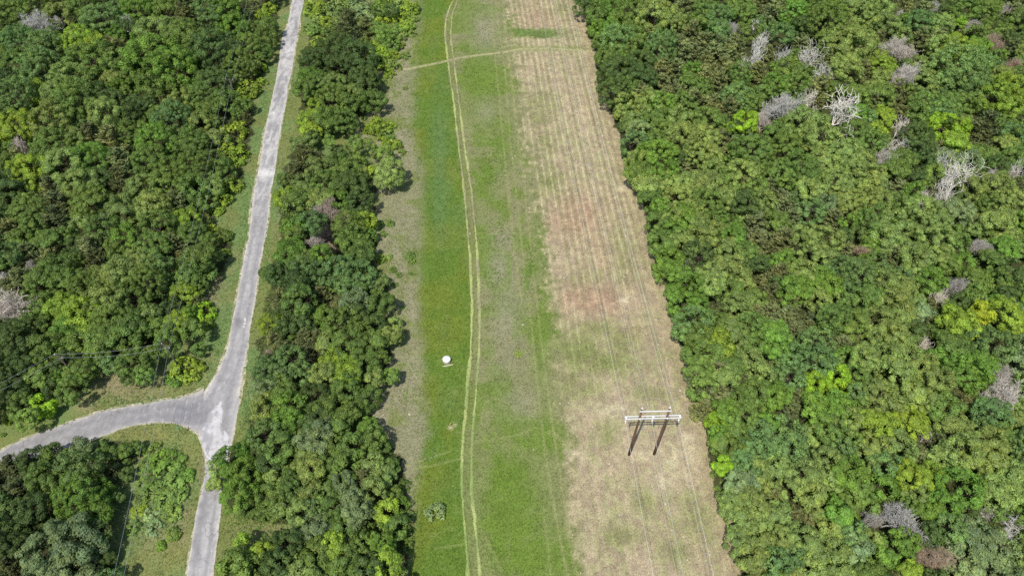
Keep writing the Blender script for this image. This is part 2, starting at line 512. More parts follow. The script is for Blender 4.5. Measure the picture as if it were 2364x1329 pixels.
    f = lerp(f, st, smooth(px - dl + wob * 1.8 + (n3 - .5) * 55, -22, 24))
    infield = smooth(px - fl + 40, -14, 14) * (1 - smooth(px - fr - 30, -6, 10))
    # wheel lines
    w = 4.6 * np.clip((py + 1250) / 2000, 0.4, 1.5)
    for ln, c, k, ww in [(CROSS, np.array((0.43, 0.385, 0.235)), 1.0, 0.95)] + [(q, np.array((0.30, 0.30, 0.135)), 0.66, 0.75) for q in FAINT[:3]] + [(q, np.array((0.27, 0.295, 0.115)), 0.75, 0.5) for q in FAINT[3:]]:
        d = dist_line(px, py, ln)
        f = lerp(f, c, (1 - smooth(d + (n3 - .5) * 3, w * ww * 0.3, w * ww * 1.1)) * k * (0.55 + 0.6 * n3))
    lane = smooth(px - ra, 0, 5) * (1 - smooth(px - rb, -5, 0))
    f = lerp(f, np.array((0.245, 0.225, 0.115)), lane * (0.55 - 0.35 * smooth(py, 650, 1000)) * (0.3 + n2))
    c = lerp(base, f, infield)
    # pale soil around the small yellow post and along the road edge
    c = lerp(c, SOIL, blobs(px, py, [(1040, 986, 7, 6, 1.0), (1050, 980, 6, 4, .7)]))
    wood_floor = in_woods(px + (n2 - .5) * 26, py + (n3 - .5) * 22)
    d = np.where(wood_floor, 1.0, 0.0)
    c = lerp(c, SHADED_LITTER * (0.7 + 0.7 * n2)[..., None], d)
    tone = 0.86 + 0.28 * n3
    return c * tone[..., None], px, py

# --- ground sheet: fine where the photograph shows open grass, coarse towards the horizon
def axis(parts):
    a = []
    for lo, hi, step in parts:
        a += list(np.arange(lo, hi - 1e-6, step))
    return np.array(a + [parts[-1][1]])
gx = axis([(-2500, -600, 380), (-600, -140, 46), (-140, -86, 4), (-86, -44, 0.45), (-44, 44, 0.27), (44, 60, 1.0), (60, 180, 8), (180, 600, 42), (600, 2500, 380)])
gy = axis([(-1200, -200, 200), (-200, 20, 22), (20, 34, 1.0), (34, 135, 0.30), (135, 250, 0.45), (250, 300, 2.5), (300, 620, 32), (620, 3000, 340)])
X, Y = np.meshgrid(gx, gy)
gcol, _, _ = ground_map(X.ravel(), Y.ravel())
Z = (fbm(vn3, X / 1.7, Y / 1.7) - 0.5) * 0.05
nx, ny = len(gx), len(gy)
ii = np.arange(ny - 1)[:, None] * nx + np.arange(nx - 1)[None, :]
quads = np.stack([ii, ii + 1, ii + nx + 1, ii + nx], -1).reshape(-1, 4)

m, nt, out = new_mat("grassland")
n = N(nt)
a = n.new("ShaderNodeAttribute", attribute_name="cover")
co = n.coord()
fine = n.noise(co, 3.2, 5.0, 0.68)
blade = n.noise(n.mapping(co, (9, 3.0, 1)), 1.0, 3.0, 0.65, 0.6)
k = n.math('ADD', n.ramp(fine, 0.28, 0.72, 0.80, 1.22), n.ramp(blade, 0.3, 0.7, -0.20, 0.20))
base_c = a.outputs["Color"]
dark_c = n.mix(1.0, base_c, (0.74, 0.84, 0.68), 'MULTIPLY')
pale_c = n.mix(1.0, base_c, (1.16, 1.11, 1.08), 'MULTIPLY')
straw_n = n.noise(n.mapping(co, (1, 1, 1), (0, 0, 0.5)), 4.2, 5.0, 0.72, 0.6)
c = n.mix(n.ramp(straw_n, 0.36, 0.64), dark_c, pale_c)
c = n.mix(1.0, c, n_comb(n, k), 'MULTIPLY')
h = n.math('ADD', fine, n.math('MULTIPLY', blade, 0.6))
nt.links.new(n.bsdf(c, 0.95, 0.08, n.bump(h, 0.75, 0.16)), out.inputs["Surface"])
M_GROUND = m
gme = mesh_np("ground", np.stack([X.ravel(), Y.ravel(), Z.ravel() - 0.03], -1), quads, M_GROUND, smooth=True)
color_attr(gme, "cover", gcol)
tag(link("ground", gme), kind="structure")

# ------------------------------------------------------------------ roads
MAIN_L = [(-300, 735), (-120, 695), (0, 674), (60, 664), (83, 654), (187, 638), (253, 623), (317, 609), (377, 599), (420, 591), (443, 587), (543, 573), (610, 560), (710, 543), (803, 525), (850, 505), (880, 487),
          (905, 470), (935, 455), (960, 450), (985, 453), (1000, 457), (1033, 468), (1069, 477), (1116, 472), (1169, 457), (1226, 446), (1286, 434), (1329, 427), (1600, 382)]
MAIN_R = [(-300, 765), (-120, 725), (0, 701), (67, 689), (157, 676), (200, 666), (283, 652), (347, 641), (443, 626), (526, 616), (610, 601), (683, 590), (743, 580), (803, 570), (886, 558), (953, 548), (1019, 535),
          (1080, 521), (1129, 513), (1186, 508), (1259, 499), (1329, 490), (1600, 452)]
BR_TOP = [(475, 893), (457, 904), (437, 912), (417, 918), (383, 923), (340, 930), (290, 938), (233, 949), (183, 966), (133, 985), (60, 1012), (0, 1042), (-150, 1120), (-500, 1290)]
BR_BOT = [(470, 1010), (457, 999), (442, 990), (427, 983), (397, 974), (350, 975), (290, 986), (233, 1009), (197, 1019), (157, 1032), (110, 1045), (33, 1066), (-20, 1090), (-170, 1170), (-520, 1345)]

def ribbon(name, la, lb, z, mat, grow=0.0, jit=0.12, across=26, step=0.35, seed=0, cross_from_px=None):
    """A strip between two edge lines on the ground, with a frayed edge."""
    A = np.array([at(*p)[:2] for p in la])
    B = np.array([at(*p)[:2] for p in lb])
    def resample(P, n):
        d = np.r_[0, np.cumsum(np.hypot(*np.diff(P, axis=0).T))]
        s = np.linspace(0, d[-1], n)
        return np.stack([np.interp(s, d, P[:, 0]), np.interp(s, d, P[:, 1])], -1)
    L = max(np.hypot(*np.diff(A, axis=0).T).sum(), np.hypot(*np.diff(B, axis=0).T).sum())
    n = int(L / step)
    A, B = resample(A, n), resample(B, n)
    k = np.ones(9) / 9
    for P in (A, B):
        for j in range(2):
            e = np.r_[np.full(4, P[0, j]), P[:, j], np.full(4, P[-1, j])]
            P[:, j] = np.convolve(e, k, 'valid')
    D = B - A
    W = np.hypot(D[:, 0], D[:, 1])[:, None]
    D = D / W
    s = np.arange(n) * step
    ja = (fbm(VN(seed + 40), s / 1.6, s * 0 + .3) - 0.5) * 2 * jit + (VN(seed + 41)(s / 7, s * 0) - .5) * jit * 2.2
    jb = (fbm(VN(seed + 50), s / 1.6, s * 0 + .7) - 0.5) * 2 * jit + (VN(seed + 51)(s / 7, s * 0) - .5) * jit * 2.2
    A = A - D * (grow + ja[:, None])
    B = B + D * (grow + jb[:, None])
    t = np.linspace(0, 1, across + 1)
    P = A[:, None, :] * (1 - t)[None, :, None] + B[:, None, :] * t[None, :, None]
    tt = np.broadcast_to(t[None, :], P.shape[:2])
    ss = np.broadcast_to(s[:, None], P.shape[:2])
    V = np.concatenate([P.reshape(-1, 2), np.full((n * (across + 1), 1), z)], 1)
    V[:, 2] += 0.05 * (1 - (2 * tt.ravel() - 1) ** 2) if grow == 0 else 0
    w = across + 1
    i = np.arange(n - 1)[:, None] * w + np.arange(across)[None, :]
    F = np.stack([i, i + 1, i + w + 1, i + w], -1).reshape(-1, 4)
    me = mesh_np(name, V, F, mat, smooth=True)
    return me, V, tt.ravel(), ss.ravel()

m, nt, out = new_mat("worn_asphalt")
n = N(nt)
a = n.new("ShaderNodeAttribute", attribute_name="cover")
co = n.coord()
grit = n.noise(co, 7.0, 5.0, 0.7)
blot = n.noise(co, 0.7, 4.0, 0.6)
k = n.math('MULTIPLY', n.ramp(grit, 0.25, 0.75, 0.86, 1.13), n.ramp(blot, 0.3, 0.7, 0.90, 1.10))
c = n.mix(1.0, a.outputs["Color"], n_comb(n, k), 'MULTIPLY')
vo = n.new("ShaderNodeTexVoronoi", feature='DISTANCE_TO_EDGE')
wv = n.new("ShaderNodeVectorMath", operation='ADD')
n.put(wv.inputs[0], co)
nz = n.new("ShaderNodeTexNoise")
nz.inputs["Scale"].default_value = 1.1
nz.inputs["Detail"].default_value = 4.0
n.put(nz.inputs["Vector"], co)
n.put(wv.inputs[1], nz.outputs["Color"])
n.put(vo.inputs["Vector"], wv.outputs[0])
vo.inputs["Scale"].default_value = 0.42
crack = n.math('MULTIPLY', n.ramp(vo.outputs["Distance"], 0.0, 0.045, 1.0, 0.0), n.ramp(n.noise(co, 0.25, 2.0), 0.42, 0.60))
c = n.mix(n.math('MULTIPLY', crack, 0.5), c, (0.12, 0.115, 0.11))
pale = n.ramp(n.noise(n.mapping(co, (1.6, 0.45, 1)), 1.0, 5.0, 0.7), 0.55, 0.68)
c = n.mix(n.math('MULTIPLY', pale, 0.55), c, (0.50, 0.475, 0.445))
nt.links.new(n.bsdf(c, 0.9, 0.15, n.bump(grit, 0.3, 0.03)), out.inputs["Surface"])
M_ROAD = m
m, nt, out = new_mat("gravel_edge")
n = N(nt)
co = n.coord()
g = n.noise(co, 2.2, 5.0, 0.7)
c = n.mix(n.ramp(g, 0.40, 0.60), (0.30, 0.275, 0.15), (0.60, 0.54, 0.40))
c = n.mix(n.ramp(n.noise(co, 0.45, 2.0), 0.42, 0.62), c, (0.215, 0.225, 0.105))
nt.links.new(n.bsdf(c, 0.95, 0.1, n.bump(g, 0.6, 0.08)), out.inputs["Surface"])
M_GRAVEL = m

ASPH = np.array((0.325, 0.312, 0.306))
def road_colour(V, t, s, main):
    px, py = pix_np(V[:, 0], V[:, 1])
    n1 = fbm(vn1, V[:, 0] / 1.5, V[:, 1] / 5)
    n2 = fbm(vn2, V[:, 0] / 0.8, V[:, 1] / 2.2)
    n3 = fbm(vn3, V[:, 0] / 0.45, V[:, 1] / 0.7)
    c = np.broadcast_to(ASPH * (1.0 if main else 0.86), (len(V), 3)).copy()
    c = lerp(c, np.array((0.45, 0.43, 0.42)), smooth(n1, 0.42, 0.70) * (0.65 if main else 0.20))
    for q in (0.27, 0.73):                        # polished wheel paths
        wp = np.exp(-((t - q) / 0.085) ** 2)
        c = lerp(c, np.array((0.225, 0.215, 0.218)), wp * (0.35 + 0.5 * n1) * 0.8)
    if not main:
        for q in (0.38, 0.62):
            c = lerp(c, np.array((0.22, 0.21, 0.215)), np.exp(-((t - q + (n1 - .5) * .1) / 0.03) ** 2) * 0.35)
    e = np.minimum(t, 1 - t)
    c = lerp(c, np.array((0.53, 0.49, 0.42)), (1 - smooth(e + (n2 - .5) * 0.16, 0.0, 0.12)) * (0.9 if main else 0.55))
    if main:
        far = 1 - smooth(py, 330, 640)            # the far stretch is more worn and patched with pale concrete
        c = lerp(c, np.array((0.50, 0.475, 0.445)), smooth(n2 + 0.3 * (n1 - .5), 0.44, 0.62) * far * 0.75)
        d = blobs(px, py, [(612, 400, 20, 11, 1.0), (668, 120, 12, 10, .6), (655, 145, 10, 8, .5)])
        c = lerp(c, np.array((0.60, 0.58, 0.55)), np.clip(d * 1.6 * (0.5 + n3), 0, 0.9))
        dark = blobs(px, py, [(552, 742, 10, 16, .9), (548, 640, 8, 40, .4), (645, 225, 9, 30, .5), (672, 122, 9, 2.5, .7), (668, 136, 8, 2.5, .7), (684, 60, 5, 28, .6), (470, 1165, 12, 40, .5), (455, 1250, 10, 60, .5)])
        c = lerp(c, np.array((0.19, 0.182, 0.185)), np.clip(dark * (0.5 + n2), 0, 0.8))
        cr = blobs(px, py, [(566, 738, 2.6, 4.5, 1.0), (565, 747, 3, 2, 1.0), (563.5, 754, 2.6, 2, .8), (632, 260, 3, 3, .8)])
        c = lerp(c, np.array((0.68, 0.66, 0.64)), np.clip(cr * 1.3, 0, 1))
        # concrete patch at the junction
        P = in_poly(px + (n2 - .5) * 16, py + (n3 - .5) * 14, [(489, 945), (511, 926), (511, 960), (505, 990), (525, 1000), (528, 1040), (512, 1060), (500, 1058), (503, 1120), (480, 1108), (475, 1055), (462, 1020), (468, 985), (483, 975)])
        holes = smooth(n2, 0.50, 0.66)
        c = lerp(c, lerp(np.array((0.52, 0.505, 0.50)) * np.ones((len(V), 1)), np.array((0.33, 0.32, 0.32)), holes * 0.9), P * 1.0)
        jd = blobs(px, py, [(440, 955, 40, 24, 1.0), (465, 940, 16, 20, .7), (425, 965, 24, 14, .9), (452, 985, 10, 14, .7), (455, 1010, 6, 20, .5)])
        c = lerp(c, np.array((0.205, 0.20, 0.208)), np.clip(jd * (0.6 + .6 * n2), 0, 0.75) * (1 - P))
        edge_line = np.exp(-((t - 0.82) / 0.02) ** 2) * smooth(py, 1130, 1180)
        c = lerp(c, np.array((0.47, 0.455, 0.44)), edge_line * 0.8 * (n2 > .42))
    else:
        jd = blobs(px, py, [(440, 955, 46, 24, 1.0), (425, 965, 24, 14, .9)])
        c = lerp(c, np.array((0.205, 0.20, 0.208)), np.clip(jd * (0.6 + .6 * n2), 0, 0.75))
        jd2 = np.exp(-((px - 420 + (py - 930) * .15) / 1.5) ** 2)
    return c * (0.90 + 0.20 * n3)[:, None]

main_l = [(x, y) for y, x in MAIN_L]
main_r = [(x, y) for y, x in MAIN_R]
me, V, t, s = ribbon("gravel_shoulder", main_l, main_r, 0.012, M_GRAVEL, grow=0.34, jit=0.30, across=6, seed=3)
tag(link("gravel_shoulder", me), kind="structure")
me, V, t, s = ribbon("gravel_shoulder", BR_TOP, BR_BOT, 0.008, M_GRAVEL, grow=0.30, jit=0.28, across=6, seed=5)
tag(link("gravel_shoulder", me), kind="structure")
me, V, t, s = ribbon("side_road", BR_TOP, BR_BOT, 0.020, M_ROAD, jit=0.16, across=30, seed=7)
color_attr(me, "cover", road_colour(V, t, s, False))
tag(link("side_road", me), kind="structure")
me, V, t, s = ribbon("road", main_l, main_r, 0.028, M_ROAD, jit=0.20, across=30, step=0.3, seed=9)
color_attr(me, "cover", road_colour(V, t, s, True))
tag(link("road", me), kind="structure")

ROAD_POLYS = [main_l + main_r[::-1], BR_TOP + BR_BOT[::-1]]
def on_road(px, py):
    r = np.zeros(np.shape(px), bool)
    for p in ROAD_POLYS:
        r |= in_poly(px, py, p)
    return r

# ------------------------------------------------------------------ windrows of cut grass beside the mower's wheel tracks
def windrow(name, line, seed):
    P = np.array([at(*p)[:2] for p in line])
    d = np.r_[0, np.cumsum(np.hypot(*np.diff(P, axis=0).T))]
    n_ = int(d[-1] / 0.3)
    s = np.linspace(0, d[-1], n_)
    P = np.stack([np.interp(s, d, P[:, 0]), np.interp(s, d, P[:, 1])], -1)
    for j in range(2):
        for _ in range(3):
            e = np.r_[np.full(10, P[0, j]), P[:, j], np.full(10, P[-1, j])]
            P[:, j] = np.convolve(e, np.ones(21) / 21, 'valid')
    T = np.gradient(P, axis=0)
    T /= np.hypot(T[:, 0], T[:, 1])[:, None]
    Nn = np.stack([-T[:, 1], T[:, 0]], -1)
    f1, f2 = VN(seed), VN(seed + 1)
    vs_ = []
    prof = [(-1, -0.02), (-0.6, 0.03), (-0.15, 0.05), (0.3, 0.048), (0.7, 0.028), (1, -0.02)]
    for k, (o, hgt) in enumerate(prof):
        w = 0.25 + 0.16 * (f1(s / 0.8, s * 0 + k) - .5) + 0.22 * (f2(s / 6, s * 0) - .5)
        c = (f2(s / 2.5, s * 0 + 5) - .5) * 0.18
        z = hgt * (0.7 + 0.8 * f1(s / 0.7, s * 0 + k * 3.3))
        vs_.append(np.stack([P[:, 0] + Nn[:, 0] * (o * w + c), P[:, 1] + Nn[:, 1] * (o * w + c), z], -1))
    V = np.stack(vs_, 1).reshape(-1, 3)
    i = np.arange(n_ - 1)[:, None] * 6 + np.arange(5)[None, :]
    F = np.stack([i, i + 1, i + 7, i + 6], -1).reshape(-1, 4)
    me = mesh_np(name, V, F, M_CUT, smooth=False)
    k = fbm(f1, V[:, 0] / 1.3, V[:, 1] / 6)
    _, py = pix_np(V[:, 0], V[:, 1])
    greener = smooth(py, 560, 1000)
    c = lerp(lerp(np.array((0.335, 0.305, 0.175)) * np.ones((len(V), 1)), np.array((0.262, 0.335, 0.108)), greener), CUT * 1.12, smooth(k, 0.4, 0.7))
    color_attr(me, "cover", c)
    return link(name, me)
m, nt, out = new_mat("cut_grass")
n = N(nt)
a = n.new("ShaderNodeAttribute", attribute_name="cover")
g = n.noise(n.coord(), 5.0, 4.0, 0.7)
c = n.mix(1.0, a.outputs["Color"], n_comb(n, n.ramp(g, 0.25, 0.75, 0.62, 1.25)), 'MULTIPLY')
nt.links.new(n.bsdf(c, 0.95, 0.1, n.bump(g, 0.7, 0.06)), out.inputs["Surface"])
M_CUT = m
tag(windrow("cut_grass_windrow", RUT_A, 60), kind="stuff")
tag(windrow("cut_grass_windrow", RUT_B, 70), kind="stuff")

# ------------------------------------------------------------------ foliage shapes
def unit(v):
    return v / np.maximum(np.linalg.norm(v, axis=-1, keepdims=True), 1e-9)

def leaf_quads(pos, nrm, size, aspect, rng, along=None):
    """Little rhombic leaf sprays at pos facing nrm."""
    k = len(pos)
    if along is None:
        along = rng.normal(size=(k, 3))
    t = unit(along - nrm * np.sum(along * nrm, -1, keepdims=True))
    b = np.cross(nrm, t)
    a = (size * 0.5)[:, None]
    w = a * aspect
    fold = nrm * a * 0.25
    v = np.stack([pos - t * a, pos + b * w + fold, pos + t * a, pos - b * w + fold], 1)
    return v.reshape(-1, 3)

def quads_mesh(name, v, mat):
    f = np.arange(len(v)).reshape(-1, 4)
    return mesh_np(name, v, f, mat)

def dirs(k, rng, zmin):
    z = rng.uniform(zmin, 1, k)
    a = rng.uniform(0, 2 * math.pi, k)
    r = np.sqrt(np.maximum(0, 1 - z * z))
    return np.stack([r * np.cos(a), r * np.sin(a), z], -1)

def crown_mesh(name, r, seed, lobe, leaf, per, flat=0.78, mat=None, ragged=0.30, zmin=-0.45, fill=1.0):
    """A crown of many leafy branch ends round the origin."""
    rng = np.random.default_rng(seed)
    nl = int(fill * 3.1 * (r / lobe) ** 2)
    d = dirs(nl, rng, zmin)
    ph = rng.uniform(0, 6.28, (6, 1))
    fr = rng.normal(size=(6, 3)) * 2.1
    bump = np.cos(fr @ d.T + ph).sum(0) / 6
    rad = (r - lobe * 0.55) * (1 + ragged * bump + rng.uniform(-0.20, 0.10, nl))
    c = d * rad[:, None]
    c[:, 2] *= flat
    ls = lobe * rng.uniform(0.55, 1.25, nl)
    k = (per * (ls / lobe) ** 2 * rng.uniform(0.7, 1.2, nl)).astype(int)
    idx = np.repeat(np.arange(nl), k)
    m_ = len(idx)
    ld = unit(rng.normal(size=(m_, 3)) + d[idx] * 0.75 + np.array((0, 0, 0.45)))
    p = c[idx] + ld * (ls[idx] * rng.uniform(0.70, 1.06, m_))[:, None] * np.array((1, 1, 0.74))
    nrm = unit(ld * 1.0 + np.array((0, 0, 0.35)) + rng.normal(size=(m_, 3)) * 0.26)
    v = leaf_quads(p, nrm, leaf * rng.uniform(0.6, 1.45, m_), 0.62, rng)
    return quads_mesh(name, v, mat or M_LEAF)

def cedar_mesh(name, r, h, seed, mat=None):
    rng = np.random.default_rng(seed)
    vs_ = []
    nb = int(95 * r / 2.2 * h / 6)
    z = h * (1 - np.sqrt(rng.uniform(0.0, 1, nb))) * 1.0
    a = rng.uniform(0, 6.283, nb)
    lob = 1 + 0.22 * np.cos(3 * a + rng.uniform(0, 6)) + 0.14 * np.cos(5 * a + z)
    R = r * (np.maximum(0.04, 1 - z / h) ** 0.62) * lob * rng.uniform(0.72, 1.12, nb)
    pos, al, idx = [], [], []
    per = 34
    for i in range(nb):
        t = rng.uniform(0.25, 1.0, per) ** 0.6
        out_ = np.array((math.cos(a[i]), math.sin(a[i]), 0.0))
        side = np.array((-math.sin(a[i]), math.cos(a[i]), 0.0))
        base = np.array((0, 0, z[i]))
        rise = 0.55 + 0.25 * rng.normal()
        p = base + out_ * (R[i] * t)[:, None] + np.array((0, 0, 1.0)) * (rise * R[i] * t * t * 0.55)[:, None]
        p += side * (rng.normal(size=per) * 0.16 * R[i] * t)[:, None] + rng.normal(size=(per, 3)) * 0.09
        dd = out_ * 0.8 + np.array((0, 0, 0.75)) + side * rng.normal(size=per)[:, None] * 0.7 + rng.normal(size=(per, 3)) * 0.25
        pos.append(p)
        al.append(unit(dd))
    pos, al = np.concatenate(pos), np.concatenate(al)
    k = len(pos)
    nrm = unit(rng.normal(size=(k, 3)) + np.array((0, 0, 0.9)))
    v = leaf_quads(pos, nrm, 0.46 * rng.uniform(0.6, 1.4, k), 0.26, rng, al)
    return quads_mesh(name, v, mat or M_LEAF)

def branch_tree(seed, height, spread, levels, kids, r0, shrink=0.62, twig_r=0.022, wob=0.32, up=0.25, sides=3, first=0.35, limit=2600):
    """Trunk and limbs: (trunk MB, limbs MB)."""
    rnd = random.Random(seed)
    trunk, limbs = MB(), MB()
    count = [0]
    def rv(s):
        return Vector((rnd.gauss(0, s), rnd.gauss(0, s), rnd.gauss(0, s * 0.7)))
    def grow(p, d, length, rad, lvl):
        if count[0] > limit:
            return
        count[0] += 1
        seg = 3 if lvl < 3 else 2
        pts, rr = [p.copy()], [rad]
        q, dd = p.copy(), d.copy()
        for i in range(seg):
            dd = (dd + rv(wob * 0.55) + Vector((0, 0, up * 0.18))).normalized()
            q = q + dd * (length / seg)
            pts.append(q.copy())
            rr.append(max(twig_r * 0.7, rad * (1 - 0.55 * (i + 1) / seg)))
        (trunk if lvl == 0 else limbs).tube(pts, rr, 7 if lvl == 0 else sides, caps=lvl == 0)
        if lvl >= levels:
            return
        nk = kids[min(lvl, len(kids) - 1)]
        for j in range(nk):
            t = first + (1 - first) * (j + rnd.random() * 0.8) / nk if lvl == 0 else 0.3 + 0.7 * (j + rnd.random() * 0.9) / nk
            t = min(t, 0.999)
            i = min(int(t * seg), seg - 1)
            f = t * seg - i
            b = pts[i].lerp(pts[i + 1], f)
            az = 2.399 * j + rnd.uniform(-0.6, 0.6) + seed
            perp = dd.cross(Vector((math.cos(az), math.sin(az), 0.3))).normalized()
            nd = (dd * rnd.uniform(0.35, 0.75) + perp * spread * rnd.uniform(0.6, 1.1) + Vector((0, 0, up))).normalized()
            grow(b, nd, length * shrink * rnd.uniform(0.75, 1.2), max(twig_r, rr[i] * 0.62), lvl + 1)
    grow(Vector((0, 0, -0.2)), Vector((0, 0, 1)), height, r0, 0)
    return trunk, limbs

# size classes of broadleaf crowns: (radius, variants); style 0 = clumpy, 1 = dense and fine
PROTO = {}
def broad(style, size):
    R = {0: 2.0, 1: 3.2, 2: 4.8}[size]
    L = []
    for s in range({0: 4, 1: 5, 2: 4}[size]):
        seed = 100 * style + 10 * size + s
        if style == 0:
            L.append(crown_mesh("crown", R, seed, 0.86 if size else 0.66, 0.285, 146 if size else 96, 0.80, ragged=0.34, zmin=-0.55, fill=1.2))
        else:
            L.append(crown_mesh("crown", R, seed + 500, 0.66 if size else 0.52, 0.26, 86 if size else 54, 0.82, ragged=0.20, zmin=-0.55, fill=1.15))
    return R, L
for st_ in (0, 1):
    for sz_ in (0, 1, 2):
        PROTO["b", st_, sz_] = broad(st_, sz_)
PROTO["c"] = [(2.0, 5.2), [cedar_mesh("crown", 2.0, 5.2, 900 + s) for s in range(4)]]
PROTO["s"] = (1.5, [crown_mesh("foliage", 1.5, 700 + s, 0.42, 0.27, 22, 0.62, ragged=0.38, zmin=-0.1, fill=1.05) for s in range(5)])

def trunk_mesh(r, h, seed):
    t, l = branch_tree(seed, h, 0.75, 2, [6, 4], 0.16 + 0.02 * r, 0.55, 0.03, 0.2, 0.3, 4, 0.4)
    t.add(l.v, l.f)
    return t.mesh("trunk", M_BARK, True)
TRUNKS = [trunk_mesh(3.2, 1.0 * 6.0, 20 + s) for s in range(4)]        # 6 m tall, scaled with the tree
def stems_mesh(seed):
    b = MB()
    rnd = random.Random(seed)
    for i in range(6):
        a_ = rnd.uniform(0, 6.28)
        e = Vector((math.cos(a_), math.sin(a_), 0)) * rnd.uniform(0.3, 0.9)
        b.tube([(e.x * 0.15, e.y * 0.15, -0.05), (e.x * 0.6, e.y * 0.6, 0.45), (e.x, e.y, 0.85)], [0.035, 0.025, 0.012], 4)
    return b.mesh("stems", M_BARK)
STEMS = [stems_mesh(s) for s in range(3)]
# bare trees: 'd' a dense dome of grey twigs, 'w' a bleached snag with open crooked limbs
BARE = []
for s in range(4):
    t, l = branch_tree(300 + s, 3.2, 1.0, 5, [7, 6, 5, 4, 3], 0.20, 0.66, 0.022, 0.40, 0.34, 3, 0.35, 5200)
    BARE.append((t.mesh("trunk", M_TWIG, True), l.mesh("branches", M_TWIG)))
SNAG = []
for s in range(4):
    t, l = branch_tree(410 + s, 3.6, 1.05, 4, [6, 4, 3, 3], 0.22, 0.74, 0.040, 0.60, 0.22, 4, 0.45, 620)
    SNAG.append((t.mesh("trunk", M_TWIG, True), l.mesh("branches", M_TWIG)))
def extent(me):
    v = np.empty(len(me.vertices) * 3, np.float32)
    me.vertices.foreach_get("co", v)
    v = v.reshape(-1, 3)
    return float(np.percentile(np.hypot(v[:, 0], v[:, 1]), 93)), float(np.percentile(v[:, 2], 97))

# leaf colours (what the leaves themselves are like)
TINT = {
    "M": ((0.202, 0.310, 0.073), "mid-green"), "L": ((0.298, 0.399, 0.116), "light-olive"), "D": ((0.125, 0.200, 0.058), "dark-green"),
    "G": ((0.206, 0.356, 0.063), "fresh-green"), "Y": ((0.306, 0.428, 0.060), "yellow-green"), "B": ((0.200, 0.325, 0.106), "blue-green"),
    "P": ((0.276, 0.373, 0.167), "silvery-green"), "Q": ((0.312, 0.501, 0.045), "lime-green"), "K": ((0.456, 0.509, 0.042), "golden-yellow"),
    "O": ((0.292, 0.339, 0.147), "brownish-olive"), "Z": ((0.202, 0.243, 0.105), "dark-olive"),
}
BARE_TINT = {"d": ((0.50, 0.465, 0.41), "grey"), "w": ((0.76, 0.71, 0.62), "bleached"), "r": ((0.46, 0.36, 0.28), "rust-brown"), "k": ((0.05, 0.045, 0.045), "charred"), "n": ((0.40, 0.31, 0.22), "brown")}

